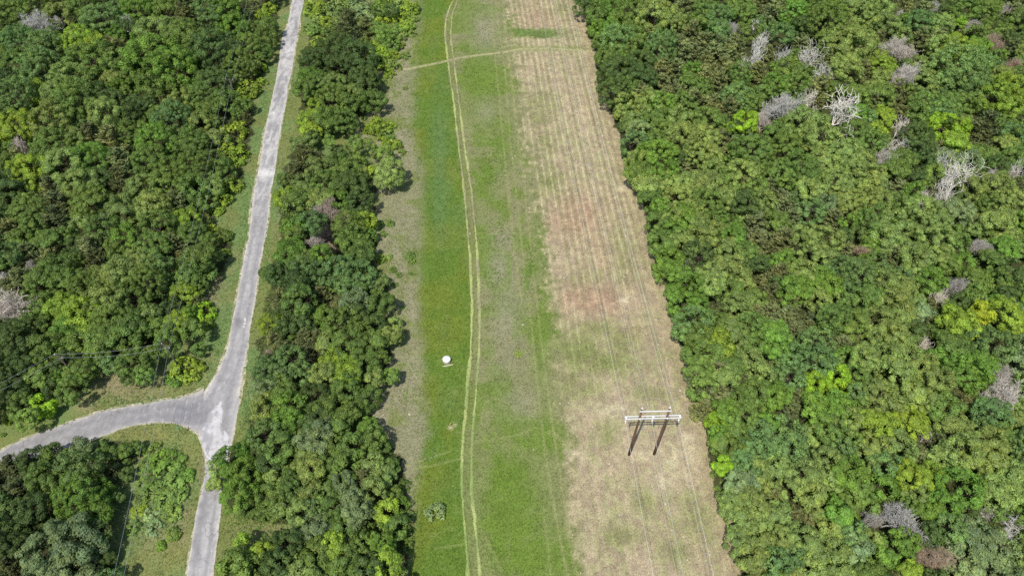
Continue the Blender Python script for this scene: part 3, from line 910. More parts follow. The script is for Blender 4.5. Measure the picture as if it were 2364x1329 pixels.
# ------------------------------------------------------------------ every crown that can be told apart in the photograph
# tile origin, then: x y radius code  (thirds of a photograph pixel from the tile's corner; code = leaf colour,
# with s in front for a shrub; d w r k n = bare trees)
TILES = {
(0, 0): """60 90 110 M;230 60 120 M;420 110 110 L;270 170 80 d;420 160 60 d;700 130 130 B;560 40 110 M;880 190 70 D;870 150 45 w;990 70 120 G;1150 60 100 M;1280 110 160 Z;1460 70 120 B;
1560 60 110 G;1620 150 80 G;1110 240 140 L;1250 250 140 M;1490 340 145 D;545 290 120 Y;640 290 70 Y;160 290 120 B;320 340 130 B;120 430 120 M;290 480 140 B;60 560 110 D;620 430 150 M;480 560 130 L;
790 330 110 O;800 420 90 L;1060 400 215 G;900 500 120 M;1240 470 140 G;1020 600 90 M;1480 590 130 D;1650 430 100 M;1720 330 90 M;1710 460 90 L;1700 620 95 sY;100 650 130 B;270 620 70 Y;400 640 110 L;530 700 140 M;
690 690 110 D;1250 710 100 L;1400 680 100 M;1560 700 90 M;120 880 130 Y;330 830 140 L;470 780 100 M;740 800 120 L;900 800 90 D;1190 830 140 B;1380 830 90 L;1450 750 90 M;620 930 100 Z;760 960 110 O;900 930 100 M;
1080 970 120 G;1240 960 100 M;1340 1010 110 M;1620 900 95 sY;1590 1010 85 sY;1650 1080 80 sY;160 1020 85 d;360 1010 130 M;130 1090 95 O;60 1140 80 M;450 1130 150 L;680 1100 130 G;820 1120 120 O;830 1230 100 Z;1040 1100 110 M;
1200 1200 130 M;1350 1150 115 M;1540 1170 85 M;1600 1280 75 sY;220 1190 120 Y;60 1280 100 D;350 1280 100 O;560 1270 120 L;700 1230 90 D;980 1290 110 L;1150 1290 120 M;1330 1290 95 M;660 350 40 d;1000 175 50 D""",
(591, 0): """420 60 85 sY;545 60 80 sL;640 150 95 Z;760 70 100 sP;860 50 60 M;940 60 48 D;1060 60 75 sY;760 170 65 Z;850 200 55 M;960 215 80 sM;1040 180 60 sY;380 200 65 sM;440 290 65 sY;500 210 60 sM;620 240 105 Z;
560 330 115 D;700 400 135 D;500 400 120 D;390 410 95 D;620 470 130 D;745 550 105 D;850 330 80 sY;850 400 75 sY;930 310 75 sM;880 240 65 M;390 540 85 G;330 620 75 M;450 600 105 M;560 590 105 L;530 680 105 M;660 660 95 L;
800 610 75 Z;810 690 85 M;655 720 85 M;380 820 85 Y;470 830 95 M;600 840 105 M;390 910 80 Y;505 980 46 M;385 950 55 D;262 970 34 sD;330 1000 80 L;612 1055 50 D;340 1090 115 Z;690 980 46 M;755 1040 84 M;
850 890 85 sY;910 930 55 sM;960 1000 55 sY;890 1060 60 M;920 1190 104 L;800 1190 55 sY;190 1240 50 M;280 1180 105 Z;440 1180 95 L;560 1140 85 M;640 1190 85 M;490 1270 105 M;620 1280 95 D;720 1280 80 D;330 1290 85 L;
750 822 20 sM;925 510 45 sY;880 560 30 sM;1035 610 20 sM;40 90 60 sY;90 50 55 sY;85 165 60 M;60 260 70 M;40 360 70 M;20 470 55 sY;30 570 50 sY;310 1290 60 M;790 890 50 sY;1090 130 40 sM;1080 230 35 sM;1030 380 40 sM;960 460 50 sM;1010 1050 30 sM;300 885 18 sM;1000 120 60 sY;1000 250 50 sL;1090 60 45 sY;880 130 55 sY;900 15 60 sY;1010 20 60 sL;960 380 45 sY;870 470 50 sY;920 440 45 sL;985 310 45 sY;700 20 60 sP;620 30 60 sL;480 150 50 sY;430 130 50 sL;560 140 50 sL;800 880 45 sY;830 830 35 sY;880 960 45 sY;930 860 45 sY""",
(1182, 0): """500 40 70 D;580 110 80 M;690 50 90 G;720 130 60 G;820 80 110 M;760 150 80 M;930 50 80 O;1000 120 130 L;1100 140 100 L;1190 50 120 O;1330 60 90 M;1400 130 110 B;1300 160 80 M;1430 210 80 B;1600 80 90 M;
1700 30 70 O;1680 185 40 w;1510 200 55 d;1560 280 80 O;1650 220 70 M;610 200 75 G;680 200 70 G;740 280 120 B;620 290 60 M;840 230 80 M;920 250 85 O;1030 320 110 B;1160 330 120 O;1250 220 100 O;1330 300 110 O;
1420 350 110 O;1500 360 100 O;1690 360 70 w;1740 290 55 w;650 410 90 M;740 380 90 M;860 350 90 M;900 430 100 D;740 500 130 D;880 540 120 D;710 630 110 D;800 620 100 M;1040 480 90 O;1140 470 90 O;1250 490 70 G;1350 430 90 O;
1350 520 110 O;1470 470 90 O;1590 500 80 M;1700 480 80 O;900 640 90 O;1040 580 90 O;1130 640 110 O;1240 590 90 M;1330 610 60 M;1430 560 100 O;1560 680 110 B;1650 640 70 M;1740 640 60 M;840 740 110 L;770 760 60 M;960 730 110 L;
1040 720 90 G;1180 720 100 M;1260 700 110 O;1380 720 90 O;1500 740 85 O;1680 720 70 M;860 830 100 L;960 860 90 M;1040 800 80 M;1160 830 90 L;1240 790 60 O;1360 830 100 M;1450 840 60 M;1605 840 90 Q;1530 880 60 D;
1745 850 75 d;1600 940 60 P;900 930 100 P;860 1000 100 B;1050 920 100 M;1000 990 90 M;1180 960 120 L;1320 950 110 L;1280 1060 110 L;1180 1040 100 L;1440 960 90 O;1470 1060 60 O;1540 1060 70 G;1650 1040 120 M;1380 1070 80 L;
1000 1090 140 G;900 1130 110 L;880 1200 90 M;1060 1170 100 G;1150 1090 50 D;1200 1170 60 O;1400 1180 80 L;1600 1200 110 L;1700 1150 80 M;940 1280 100 L;1080 1270 110 L;1200 1270 90 L;1330 1270 100 L;1480 1260 100 M;1600 1270 80 O;1690 1280 80 M""",
(1773, 0): """60 60 90 O;180 80 100 G;180 150 60 G;100 230 80 B;330 60 110 M;400 150 130 M;450 80 90 M;590 40 110 L;650 130 110 L;760 60 100 L;830 150 80 L;950 60 80 O;935 120 45 d;1080 50 90 O;1060 150 100 B;970 140 60 G;
1200 170 90 L;1165 50 45 d;1290 130 60 M;1340 150 40 Q;1400 60 80 M;1400 190 65 d;1500 90 90 M;1550 190 80 M;1645 75 58 d;1700 60 80 O;1730 130 80 M;1590 290 55 n;1440 250 80 M;1450 330 80 G;1300 340 105 Y;
1210 320 90 L;1180 270 90 O;1060 260 80 O;930 335 95 d;935 520 80 d;560 330 150 L;480 280 100 L;650 290 100 L;760 280 80 O;720 350 80 M;800 460 90 Y;780 530 70 L;650 480 80 O;540 470 110 L;290 400 95 w;120 370 60 w;
400 510 60 w;240 290 70 O;240 180 70 D;130 480 90 M;60 580 80 G;210 570 90 M;370 590 100 O;460 630 80 M;520 560 35 w;620 660 90 M;720 700 80 O;800 650 80 M;890 620 80 O;1060 460 90 L;1080 560 100 L;1320 480 175 B;
1400 560 120 B;1260 560 100 B;1450 430 100 B;1680 440 58 r;1640 500 60 L;1610 680 140 Y;1680 600 110 Y;1700 740 90 Y;1740 510 60 M;1100 720 110 M;1180 780 110 B;1040 790 90 M;1260 720 90 M;1380 720 80 M;800 800 68 Y;800 890 60 Y;
920 780 80 O;70 740 105 d;470 775 145 w;290 700 60 w;680 850 30 w;620 780 60 G;250 850 145 L;350 950 140 L;60 920 80 M;120 1020 110 M;620 920 120 M;700 980 110 M;900 890 65 w;870 1010 65 w;1030 930 100 D;1050 1030 110 D;
1250 890 135 Q;1300 990 90 Y;1500 880 125 Z;1470 960 105 Z;1690 930 80 B;1640 1000 80 L;780 1110 75 d;530 1080 130 L;640 1130 110 L;400 1130 130 L;250 1180 130 M;100 1200 120 M;700 1230 100 L;480 1270 110 L;300 1300 90 L;
930 1120 100 M;1080 1120 80 D;870 1170 90 M;900 1290 80 O;1040 1220 60 D;1250 1120 100 P;1390 1120 95 P;1240 1100 75 w;1330 1215 125 w;1200 1290 100 w;1590 1140 80 D;1690 1090 80 M;1710 1190 60 w;1560 1220 55 d;1600 1280 90 L;1450 1060 70 M;1420 1270 90 L""",
(0, 443): """200 120 130 M;60 60 70 D;390 70 110 Z;380 180 105 Z;230 200 80 M;620 60 120 M;700 170 38 d;850 120 110 L;1060 110 130 L;980 190 90 L;1240 60 95 O;1380 100 70 M;1130 220 120 M;1300 170 80 Y;60 250 100 O;150 310 80 M;
60 420 80 B;200 420 110 Z;330 330 90 M;430 300 70 M;330 440 80 O;470 380 30 d;560 220 70 L;700 250 110 M;860 310 95 G;950 330 70 D;620 370 105 O;660 460 100 Z;820 420 80 M;1060 380 120 M;1200 350 90 O;1330 270 85 M;
1390 440 95 M;1540 300 65 sM;1555 430 45 sY;1440 330 55 M;30 570 50 w;130 580 95 O;220 520 45 d;400 540 120 M;300 600 110 M;480 500 80 M;460 620 100 M;620 650 130 M;700 600 100 L;850 560 120 L;980 480 125 L;1100 540 105 B;
1020 620 125 M;1340 520 105 M;1290 600 75 M;1420 540 75 M;80 800 110 d;290 780 100 M;450 800 115 Y;560 850 115 Y;740 780 145 L;900 740 120 M;760 900 130 M;900 930 125 M;1280 700 85 Y;1230 900 85 Y;1400 830 85 sQ;1430 920 55 sY;
1130 930 75 M;80 950 100 D;230 950 90 D;130 1050 110 D;330 1070 110 M;430 950 80 G;480 1010 105 G;560 1050 80 M;720 1010 110 M;860 1040 95 M;1010 1020 90 M;300 1190 100 M;180 1160 90 D;80 1150 90 D;430 1280 60 G;560 1230 90 M;
680 1150 85 M;930 1190 110 M;1010 1270 60 M;890 1280 55 M;1270 1220 100 sY;1215 1290 60 sG;1375 1090 52 M;1345 1230 75 sY;100 1280 100 D;270 1290 80 M;1540 45 70 sY;1500 130 50 sY;1470 250 45 sY;740 1080 70 D;450 1180 90 D;1200 780 60 D;640 1260 40 M""",
(591, 443): """180 40 60 Y;300 60 105 M;420 50 90 L;560 40 100 G;720 60 95 D;500 140 100 r;440 130 70 d;390 220 100 B;645 220 105 M;725 190 60 Y;650 300 95 M;785 200 55 Y;290 230 65 G;270 300 70 M;510 290 62 k;540 395 58 r;
400 340 50 d;690 360 95 M;230 430 115 G;455 420 75 G;720 450 105 M;845 225 42 sM;930 212 32 sM;880 290 30 sM;830 325 25 sM;170 560 95 D;330 540 110 B;420 560 90 B;570 540 110 B;700 570 110 B;650 660 95 B;865 460 40 sY;920 450 28 sL;
952 535 28 sM;1070 430 32 sM;1075 475 28 sM;990 572 24 sM;1070 565 16 sM;960 640 22 sM;860 620 60 L;445 690 68 O;170 720 95 O;290 640 105 D;300 770 115 M;580 780 95 O;680 760 105 P;700 850 90 D;870 770 85 M;470 850 70 G;100 900 85 Y;
200 900 105 D;340 880 95 D;340 1000 85 O;430 1000 75 Z;600 900 115 M;700 960 95 M;825 930 75 D;80 1110 40 r;190 1080 75 O;230 1170 115 B;100 1220 105 B;300 1260 95 B;500 1040 85 L;640 1050 115 M;760 1090 100 M;850 1020 80 M;935 990 72 L;
960 915 48 L;545 1190 105 Y;620 1250 110 Y;760 1200 100 M;480 1260 95 L;820 1290 65 L;930 1270 58 M;340 1120 70 Z;1010 800 18 sM;400 460 60 M;90 550 60 D""",
(591, 886): """60 60 100 P;60 170 115 L;240 160 125 G;400 90 105 D;475 170 85 M;620 20 100 M;770 90 95 M;640 180 85 M;190 280 105 G;60 350 105 B;470 300 105 P;590 270 75 M;400 420 115 P;170 420 110 M;660 430 95 M;820 360 80 M;
90 560 105 D;360 580 105 L;500 520 95 M;640 560 95 M;885 500 50 sM;930 580 70 M;760 640 85 Z;880 640 85 L;590 700 105 P;810 720 90 L;250 690 105 M;160 660 95 L;380 720 80 L;500 760 90 M;680 850 120 P;560 870 105 M;100 770 95 M;
200 820 105 L;320 890 85 L;900 880 85 Y;965 760 55 M;1035 700 45 sM;1055 905 50 sL;1050 1030 55 sM;1055 1120 45 sM;630 980 95 M;430 990 105 P;250 1090 105 D;100 1090 75 D;60 1150 65 Y;530 1110 85 Y;870 1060 95 G;900 1130 65 G;
720 1090 75 M;420 1180 105 M;610 1220 105 M;280 1270 105 L;130 1230 95 D;790 1270 105 D;900 1240 100 Y;700 1290 80 M;1245 890 72 sP;430 210 80 D;330 470 70 M;1050 810 16 sM;200 60 80 M""",
(0, 886): """1600 520 110 G;1680 620 115 G;1510 590 75 L;1650 760 115 G;1700 860 75 M;1480 680 55 L;1700 1140 100 Y;1640 1250 105 M;1590 1290 55 Y;80 560 100 Z;230 530 100 D;390 500 90 M;560 450 85 P;680 520 50 d;860 470 65 M;940 440 55 M;
1060 450 70 sM;1130 540 95 sG;1220 540 70 sM;1180 660 100 sM;1285 640 60 sG;1070 640 70 sD;1050 740 80 sM;1160 770 90 sM;1250 750 60 sM;955 870 55 sY;1050 890 60 sP;1180 880 70 sM;920 990 55 sM;1060 990 60 sP;1190 1040 55 sM;1110 1120 40 sG;
560 600 145 B;560 780 180 G;400 720 125 M;660 870 115 G;120 720 125 Z;300 650 105 M;100 900 115 B;220 850 105 D;330 1120 180 P;540 1080 160 P;480 1230 150 P;250 1260 125 Z;60 1100 105 D;60 1250 95 Z;740 1200 60 D;700 1030 70 D;
80 60 90 D;130 150 100 M;290 150 80 Q;500 40 95 M;60 240 45 sY;180 240 75 M;380 40 80 D;430 560 80 B;880 620 50 D;800 800 60 D;20 350 20 sM;1000 560 60 sM;1110 850 50 sM;980 780 60 sM;1000 690 60 sM""",
(1182, 443): """960 40 85 M;1030 100 70 G;1160 60 110 L;1250 110 90 L;1200 170 105 G;1100 150 90 L;1350 70 110 M;1480 30 80 L;1620 80 105 D;1740 60 80 L;1030 210 95 M;1120 260 95 G;1290 210 80 L;1380 220 90 M;1520 220 78 G;1690 220 110 O;
1700 340 100 O;1050 350 105 M;1180 360 105 L;1290 310 100 L;1420 300 100 L;1530 310 85 G;1280 440 115 D;1380 450 55 d;1520 410 100 L;1620 400 80 M;1720 490 65 D;1080 470 105 G;1130 560 105 G;1200 520 85 Z;1430 540 115 L;1540 560 115 L;
1480 660 115 M;1380 630 90 L;1600 650 75 L;1230 660 105 G;1330 680 68 G;1180 770 98 G;1300 760 60 G;1720 620 65 O;1700 720 70 M;1560 790 100 L;1650 770 75 L;1690 850 85 O;1260 910 125 B;1180 960 75 B;1400 890 85 M;1540 950 110 L;
1650 930 95 M;1740 920 70 M;1300 1010 105 M;1420 1060 125 Y;1330 1110 125 M;1580 1040 88 L;1700 1070 95 M;1290 1220 88 M;1420 1230 105 O;1530 1200 95 M;1650 1200 110 L;1290 1290 85 O;1480 1290 90 L;1730 1270 80 L;1000 560 30 M;1360 860 50 Y""",
(1773, 443): """90 60 115 O;290 120 105 B;390 80 75 P;450 170 90 O;560 60 110 L;690 40 90 L;790 60 90 L;910 60 70 M;1080 30 55 w;1060 140 120 L;1150 200 115 L;1300 130 115 P;1550 80 90 M;1680 60 110 L;1500 215 60 d;1600 200 105 L;
1730 170 70 L;60 210 90 M;110 330 110 O;210 360 90 L;400 330 125 L;360 420 110 L;560 210 58 G;620 290 60 D;640 400 45 n;540 390 78 O;750 210 120 M;860 250 110 L;820 320 110 L;1150 330 120 L;1180 420 80 L;1330 370 80 M;1445 385 85 d;
1650 280 80 L;1640 390 80 G;1560 490 100 M;1700 560 110 D;880 430 88 O;1030 450 110 L;1040 530 80 L;1250 480 88 M;1335 635 85 d;1120 600 105 G;1440 620 90 M;1560 610 98 M;40 480 60 G;80 560 90 O;520 510 78 B;640 560 108 B;760 500 88 B;
930 580 68 B;250 570 98 L;100 630 78 D;200 680 108 G;380 640 108 G;350 740 88 L;560 640 98 B;840 620 108 L;950 670 88 L;600 760 108 M;720 720 88 M;860 790 118 L;170 760 88 O;120 850 88 O;360 840 88 Z;480 870 108 M;600 900 108 M;
760 880 108 L;930 850 88 L;1080 830 68 P;1200 745 60 w;1475 830 78 K;1330 900 122 Y;1240 960 98 M;1300 1060 108 M;1650 830 108 Y;1720 930 88 Y;1590 1060 125 B;1700 1150 108 P;200 950 80 O;60 980 98 G;60 1090 88 G;330 1050 122 B;
330 1160 125 B;180 1150 98 B;160 1270 108 B;510 1050 88 O;545 1140 80 G;480 1270 78 Q;760 1020 88 L;880 1000 108 L;680 1150 98 L;620 1250 88 M;830 1120 98 L;950 1120 108 L;900 1240 118 L;1060 1200 108 L;1160 1150 80 G;1370 1240 145 G;
1460 1180 95 G;1640 1270 65 d;1180 1290 98 L;1240 1150 50 D;1440 720 80 M;1590 770 60 G;1090 1030 60 w;1700 750 30 w;1010 270 85 L""",
(1182, 886): """1330 40 88 M;1330 170 95 O;1450 90 108 O;1570 120 108 M;1690 60 98 M;1480 190 95 G;1415 265 75 Q;1590 220 108 M;1730 180 70 G;1560 320 88 M;1720 320 88 B;1430 340 65 G;1470 420 95 M;1460 560 68 Q;1600 450 88 M;1690 430 98 B;
1640 560 98 B;1690 600 88 L;1590 690 108 P;1720 700 80 L;1560 820 115 L;1680 820 108 L;1600 940 105 L;1720 950 80 L;1590 1080 105 L;1700 1070 98 L;1660 1190 105 L;1700 1280 85 O;1400 620 32 sM;1430 740 40 sM;1540 600 60 M""",
(1773, 886): """60 80 98 G;200 80 78 O;170 170 70 O;480 30 70 Q;630 60 70 B;330 180 125 G;480 160 105 G;560 240 98 L;430 300 105 M;760 70 108 L;880 170 88 L;750 280 118 Y;1000 60 88 L;1150 120 98 L;1220 180 118 M;1000 280 118 Y;1100 350 50 w;
1380 130 78 O;1600 85 105 d;1560 200 118 B;1720 250 68 L;1290 300 118 L;1350 450 125 L;1540 400 108 L;1560 530 118 L;1730 400 80 B;1700 650 118 L;1600 760 118 L;110 370 145 B;160 460 125 B;310 350 78 L;60 560 88 L;230 600 125 L;
400 520 108 L;550 600 118 G;610 700 108 M;650 500 108 L;740 420 98 L;900 430 118 L;820 560 108 B;980 620 98 Y;1120 640 108 Y;1180 520 88 L;1330 720 135 G;1240 820 108 G;1060 760 80 L;300 760 98 L;150 740 88 L;190 900 75 O;60 880 88 L;
350 860 88 L;480 900 98 G;420 1000 98 L;850 920 165 d;700 960 90 d;1120 860 98 G;250 1060 108 L;100 1060 78 L;350 1160 108 L;480 1150 78 L;60 1230 105 B;620 1150 105 P;880 1140 125 G;960 1080 88 G;1115 1200 100 n;1280 1000 115 B;
1420 1080 145 P;1350 1200 135 P;1560 1130 135 P;1560 1270 115 P;1640 1010 70 w;1500 880 55 w;1720 980 65 w;1730 1150 60 L;700 1290 85 M;990 1280 75 Y;480 1280 98 L;300 1290 98 L;1600 860 85 M;1420 560 100 L;450 660 90 L;1060 1000 50 D;1400 1290 90 P""",
}
crowns = []                                    # px, py, radius px, code
for (ox, oy), txt in TILES.items():
    for rec in txt.replace("\n", "").split(";"):
        a_, b_, r_, code = rec.split()
        crowns.append((ox + float(a_) / 3, oy + float(b_) / 3, float(r_) / 3, code, True))

# smaller trees that fill the gaps between them and carry the woods on past the frame
grid_r = {}
def near_ok(px, py, r):
    for gx_ in range(int(px // 60) - 1, int(px // 60) + 2):
        for gy_ in range(int(py // 60) - 1, int(py // 60) + 2):
            for (x, y, q) in grid_r.get((gx_, gy_), ()):
                if (x - px) ** 2 + (y - py) ** 2 < (0.62 * (q + r)) ** 2:
                    return False
    return True
def put_grid(px, py, r):
    grid_r.setdefault((int(px // 60), int(py // 60)), []).append((px, py, r))
for c in crowns:
    put_grid(*c[:3])
listed = np.array([(c[0], c[1]) for c in crowns])
lcode = [c[3] for c in crowns]
rf = random.Random(5)
cand = []
for _ in range(52000):
    cand.append((rf.uniform(-420, 2820), rf.uniform(-260, 1600)))
cxy = np.array(cand)
def clear_of_edge(x, y, m):
    r = np.ones(len(x), bool)
    for dx, dy in ((m, 0), (-m, 0), (0, m), (0, -m)):
        r &= in_woods(x + dx, y + dy) & ~on_road(x + dx, y + dy)
    return r
ok = clear_of_edge(cxy[:, 0], cxy[:, 1], 13.0)
fillers = []
for (px, py), o in zip(cand, ok):
    if not o:
        continue
    inside = -20 < px < 2384 and -20 < py < 1349
    sc_ = 0.75 + 0.5 * np.clip(py, -200, 1500) / 1329
    r = rf.uniform(15, 30) * sc_ if inside else rf.uniform(24, 42) * sc_
    if near_ok(px, py, r):
        put_grid(px, py, r)
        j = int(np.argmin(np.hypot(listed[:, 0] - px, listed[:, 1] - py)))
        code = lcode[j] if rf.random() < 0.5 and lcode[j][0] not in "sdwrkn" else rf.choice("MMMLDDGBOOZ")
        fillers.append((px, py, r, code, False))

# ------------------------------------------------------------------ landmarks that the labels refer to: phrase, pixel, own label (None = built elsewhere)
LANDMARKS = [
    ("broad grey leafless tree", 2056, 1192, "broad dome-shaped grey leafless tree low in the east wood beside a rust-brown one"),
    ("rust-brown tree", 2145, 1286, "rust-brown leafless tree just below the broad grey leafless tree in the east wood"),
    ("golden-yellow tree", 2265, 720, "golden-yellow leafed tree, the only one of its colour, in the east wood"),
    ("white forked snag", 1930, 258, "bleached white forked snag with long crooked bare limbs in the upper east wood"),
    ("tall grey cone tree", 2083, 112, "tall cone-shaped grey leafless tree near the top of the east wood"),
    ("half-bare whitened tree", 2216, 405, "widest bleached white half-bare tree with many twisted limbs in the east wood"),
    ("lone lime tree", 1717, 280, "round bright lime-green tree among brownish cedars near the field edge of the east wood"),
    ("slim grey leafless tree", 2255, 571, "slim upright grey leafless tree above the golden-yellow tree in the east wood"),
    ("round blue-green tree", 1883, 830, "smooth round blue-green tree, upper of two, in the middle of the east wood"),
    ("lime dome tree", 2190, 297, "broad bright lime-green dome beside a dark brownish cedar in the upper east wood"),
    ("big blue-green tree", 2213, 160, "very broad dark blue-green tree, the largest of its colour in the upper east wood"),
    ("lime edge sapling", 1654, 974, "bright lime-green tree on the field edge just beside the power pylon"),
    ("grey fan-shaped tree", 1796, 247, "grey fan-shaped leafless tree just left of the white forked snag"),
    ("grey-brown bare tree", 2306, 914, "wide grey-brown leafless tree in shade at the edge of the frame, lower east wood"),
    ("reddish dead tree", 758, 490, "reddish-brown dead tree above a charred black patch in the hedgerow by the road"),
    ("fresh-green roadside tree", 668, 586, "round fresh-green tree on the road side of the hedgerow below the charred patch"),
    ("tree over the road", 533, 1059, "fresh-green tree leaning out of the hedgerow over the road just below the junction"),
    ("big fresh-green hedgerow tree", 671, 939, "big fresh-green tree in the hedgerow level with the road junction"),
    ("tall dark hedgerow tree", 824, 133, "tall very dark green tree in the upper hedgerow opposite the crossing path"),
    ("silvery leafless tree", 27, 710, "silvery grey leafless tree at the frame edge of the west wood"),
    ("big green crown", 353, 133, "very broad fresh-green tree in the upper west wood near the caption-free clearing of shade"),
    ("yellow canopy tree", 182, 97, "yellow-green tree standing out in the dark upper corner of the west wood"),
    ("fresh-green copse tree", 187, 1146, "big fresh-green tree in the corner copse below the side road"),
    ("wide grey-green copse tree", 110, 1259, "widest silvery grey-green tree at the bottom of the corner copse"),
    ("round lime tree", 97, 936, "round bright lime-green tree standing alone by the side road verge"),
]
LANDMARKS = [(p, x, y, (l.replace(" near the caption-free clearing of shade", ", dwarfing its neighbours") if l else l)) for p, x, y, l in LANDMARKS]
FIXED = [("white-topped tank", 1032, 829), ("power pylon", 1508, 990), ("road junction", 495, 950), ("street-name sign", 423, 1000), ("lone utility pole", 395, 815), ("twin-wire utility pole", 145, 840), ("crossing path", 1105, 128)]
LM_XY = [(p, x, y) for p, x, y, _ in LANDMARKS] + FIXED

pending = []                                   # things waiting for a label
def where_words(dx, dy):
    ax, ay = abs(dx), abs(dy)
    v = "above" if dy < 0 else "below"
    h = "left" if dx < 0 else "right"
    if ax < 0.4 * ay:
        return v
    if ay < 0.4 * ax:
        return h + " of"
    return v + " and " + h + " of"
ORD = "first second third fourth fifth sixth seventh eighth ninth tenth eleventh twelfth thirteenth fourteenth fifteenth sixteenth".split()
def settle_labels():
    taken = {}
    for q in LANDMARKS:                        # the landmark trees themselves
        best = min((t for t in pending if t[7] != "stone"), key=lambda t: (t[1] - q[1]) ** 2 + (t[2] - q[2]) ** 2)
        taken[id(best)] = q
    rest = [t for t in pending if id(t) not in taken]
    for t in pending:
        if id(t) in taken:
            tag(t[0], taken[id(t)][3], t[7], t[6])
    lists = {}                                 # (landmark, direction, look) -> things in order of distance
    home = {t[0].name: wood_of(t[1], t[2]) for t in rest}
    for li, (ph, lx, ly) in enumerate(LM_XY):
        lw = wood_of(lx, ly)
        for t in rest:
            if lw != "verge" and li < len(LANDMARKS) and home[t[0].name] != lw and t[7] == "tree":
                continue
            dx, dy = t[1] - lx, t[2] - ly
            lists.setdefault((li, where_words(dx, dy), t[4], t[5]), []).append((math.hypot(dx, dy), t))
    best = {}
    for (li, w, colour, noun), L in lists.items():
        L.sort(key=lambda e: e[0])
        for k, (d, t) in enumerate(L[:len(ORD)]):
            score = k + d / 140.0
            if t[0].name not in best or score < best[t[0].name][0]:
                best[t[0].name] = (score, f"{ORD[k]} {colour} {noun} {w} the {LM_XY[li][0]}", t[3])
    for t in rest:
        sc2, lab, size = best[t[0].name]
        if len(lab.split()) < 15:
            lab = lab.split(" ", 1)[0] + " " + lab.split(" ", 1)[1] + f", a {size} one"
        tag(t[0], lab, t[7], t[6])

def size_word(R, base=(1.9, 2.6, 3.4, 4.4)):
    return ("small", "smallish", "mid-sized", "broad", "wide")[sum(R > b for b in base)]

# ------------------------------------------------------------------ planting
rp = random.Random(11)
def jitter(col, k=0.13):
    f = 1 + rp.uniform(-k, k)
    h = rp.uniform(-k, k) * 0.5
    return (col[0] * f * (1 + h), col[1] * f, col[2] * f * (1 - h), 1.0)

STAND = {"west wood": 0.86, "hedgerow": 0.86, "corner copse": 0.78, "east wood": 1.0, "verge": 1.15}
def stand_tint(code, px, py):
    k = 1.0 if code in "YQ" else STAND[wood_of(px, py)]
    c = TINT[code][0]
    return (c[0] * k, c[1] * k, c[2] * k)

def wood_of(px, py):
    for nme, poly in WOODS.items():
        if bool(in_poly(px, py, poly)):
            return nme
    return "verge"

proto_root = {}
def thing(name, loc, rz=0.0, children=()):
    """An Empty at the thing's base with its parts; parts share mesh data."""
    root = bpy.data.objects.new(name, None)
    root.empty_display_size = 0.5
    COL.objects.link(root)
    root.location = loc
    root.rotation_euler = (0, 0, rz)
    for nm, me, l, s, col in children:
        c = bpy.data.objects.new(nm, me)
        COL.objects.link(c)
        c.parent = root
        c.location = l
        c.scale = s
        c.color = col
    return root

def broad_spec(px, py, r, code):
    """Where a broadleaf tree stands and how big it is."""
    R = r / FPX * depth_at(px, py, 4.0) * 1.03
    R = min(max(R, 0.9), 8.0)
    zc = 2.3 + 0.40 * R + rp.uniform(-0.9, 1.5)
    if R < 1.6:
        zc = 0.55 * R + 0.9
    x, y, _ = at(px, py, zc + 0.12 * R)
    style = 1 if code == "B" else 0 if code in "LYQKP" else int(rp.random() < 0.45)
    size = 0 if R < 2.6 else 1 if R < 4.0 else 2
    pr, lst = PROTO["b", style, size]
    v = rp.randrange(len(lst))
    k = R / pr
    return dict(x=x, y=y, zc=zc, R=R, me=lst[v], key=(style, size, v), scale=(k * rp.uniform(0.95, 1.08), k * rp.uniform(0.95, 1.08), k * rp.uniform(1.0, 1.28)), rz=rp.uniform(0, 6.28), col=jitter(stand_tint(code, px, py)))

broad_list = sorted([c for c in crowns if c[3] in TINT and c[3] not in "OZ"], key=lambda c: -c[2] * (1.0 if 0 < c[0] < 2364 else 0.5))
single = broad_list[:300]
mass = broad_list[300:] + [f for f in fillers if f[3] not in "OZ"]
cedars = [c for c in crowns if c[3] in "OZ"]
for f in fillers:
    if f[3] in "OZ":
        if -10 < f[0] < 2374 and -10 < f[1] < 1339 and len(cedars) < 290:
            cedars.append(f)
        else:
            mass.append((*f[:3], "D", False))

for px, py, r, code, _ in single:
    b = broad_spec(px, py, r, code)
    o = thing("broadleaf_tree", (b["x"], b["y"], 0), b["rz"], [
        ("crown", b["me"], (0, 0, b["zc"]), b["scale"], b["col"]),
        ("trunk", rp.choice(TRUNKS), (0, 0, 0), (b["R"] / 3.4, b["R"] / 3.4, (b["zc"] + 0.45 * b["R"]) / 8.2), (1, 1, 1, 1))])
    pending.append((o, px, py, size_word(b["R"]), TINT[code][1], "leafy tree", "broadleaf trees of the " + wood_of(px, py), "tree"))

for px, py, r, code, _ in cedars:
    R = min(max(r / FPX * depth_at(px, py, 3.5) * 0.98, 0.9), 5.0)
    h = R * rp.uniform(1.55, 2.15) + 1.2
    x, y, _z = at(px, py, h * 0.55)
    pr, lst = PROTO["c"]
    k = R / pr[0]
    o = thing("cedar_tree", (x, y, 0), rp.uniform(0, 6.28), [
        ("crown", rp.choice(lst), (0, 0, 0.5), (k, k, (h - 0.5) / pr[1]), jitter(stand_tint(code, px, py))),
        ("trunk", TRUNKS[0], (0, 0, 0), (0.5, 0.5, h / 10.0), (1, 1, 1, 1))])
    pending.append((o, px, py, size_word(R, (1.5, 2.1, 2.8, 3.6)), TINT[code][1], "cedar", "cedars of the " + wood_of(px, py), "tree"))

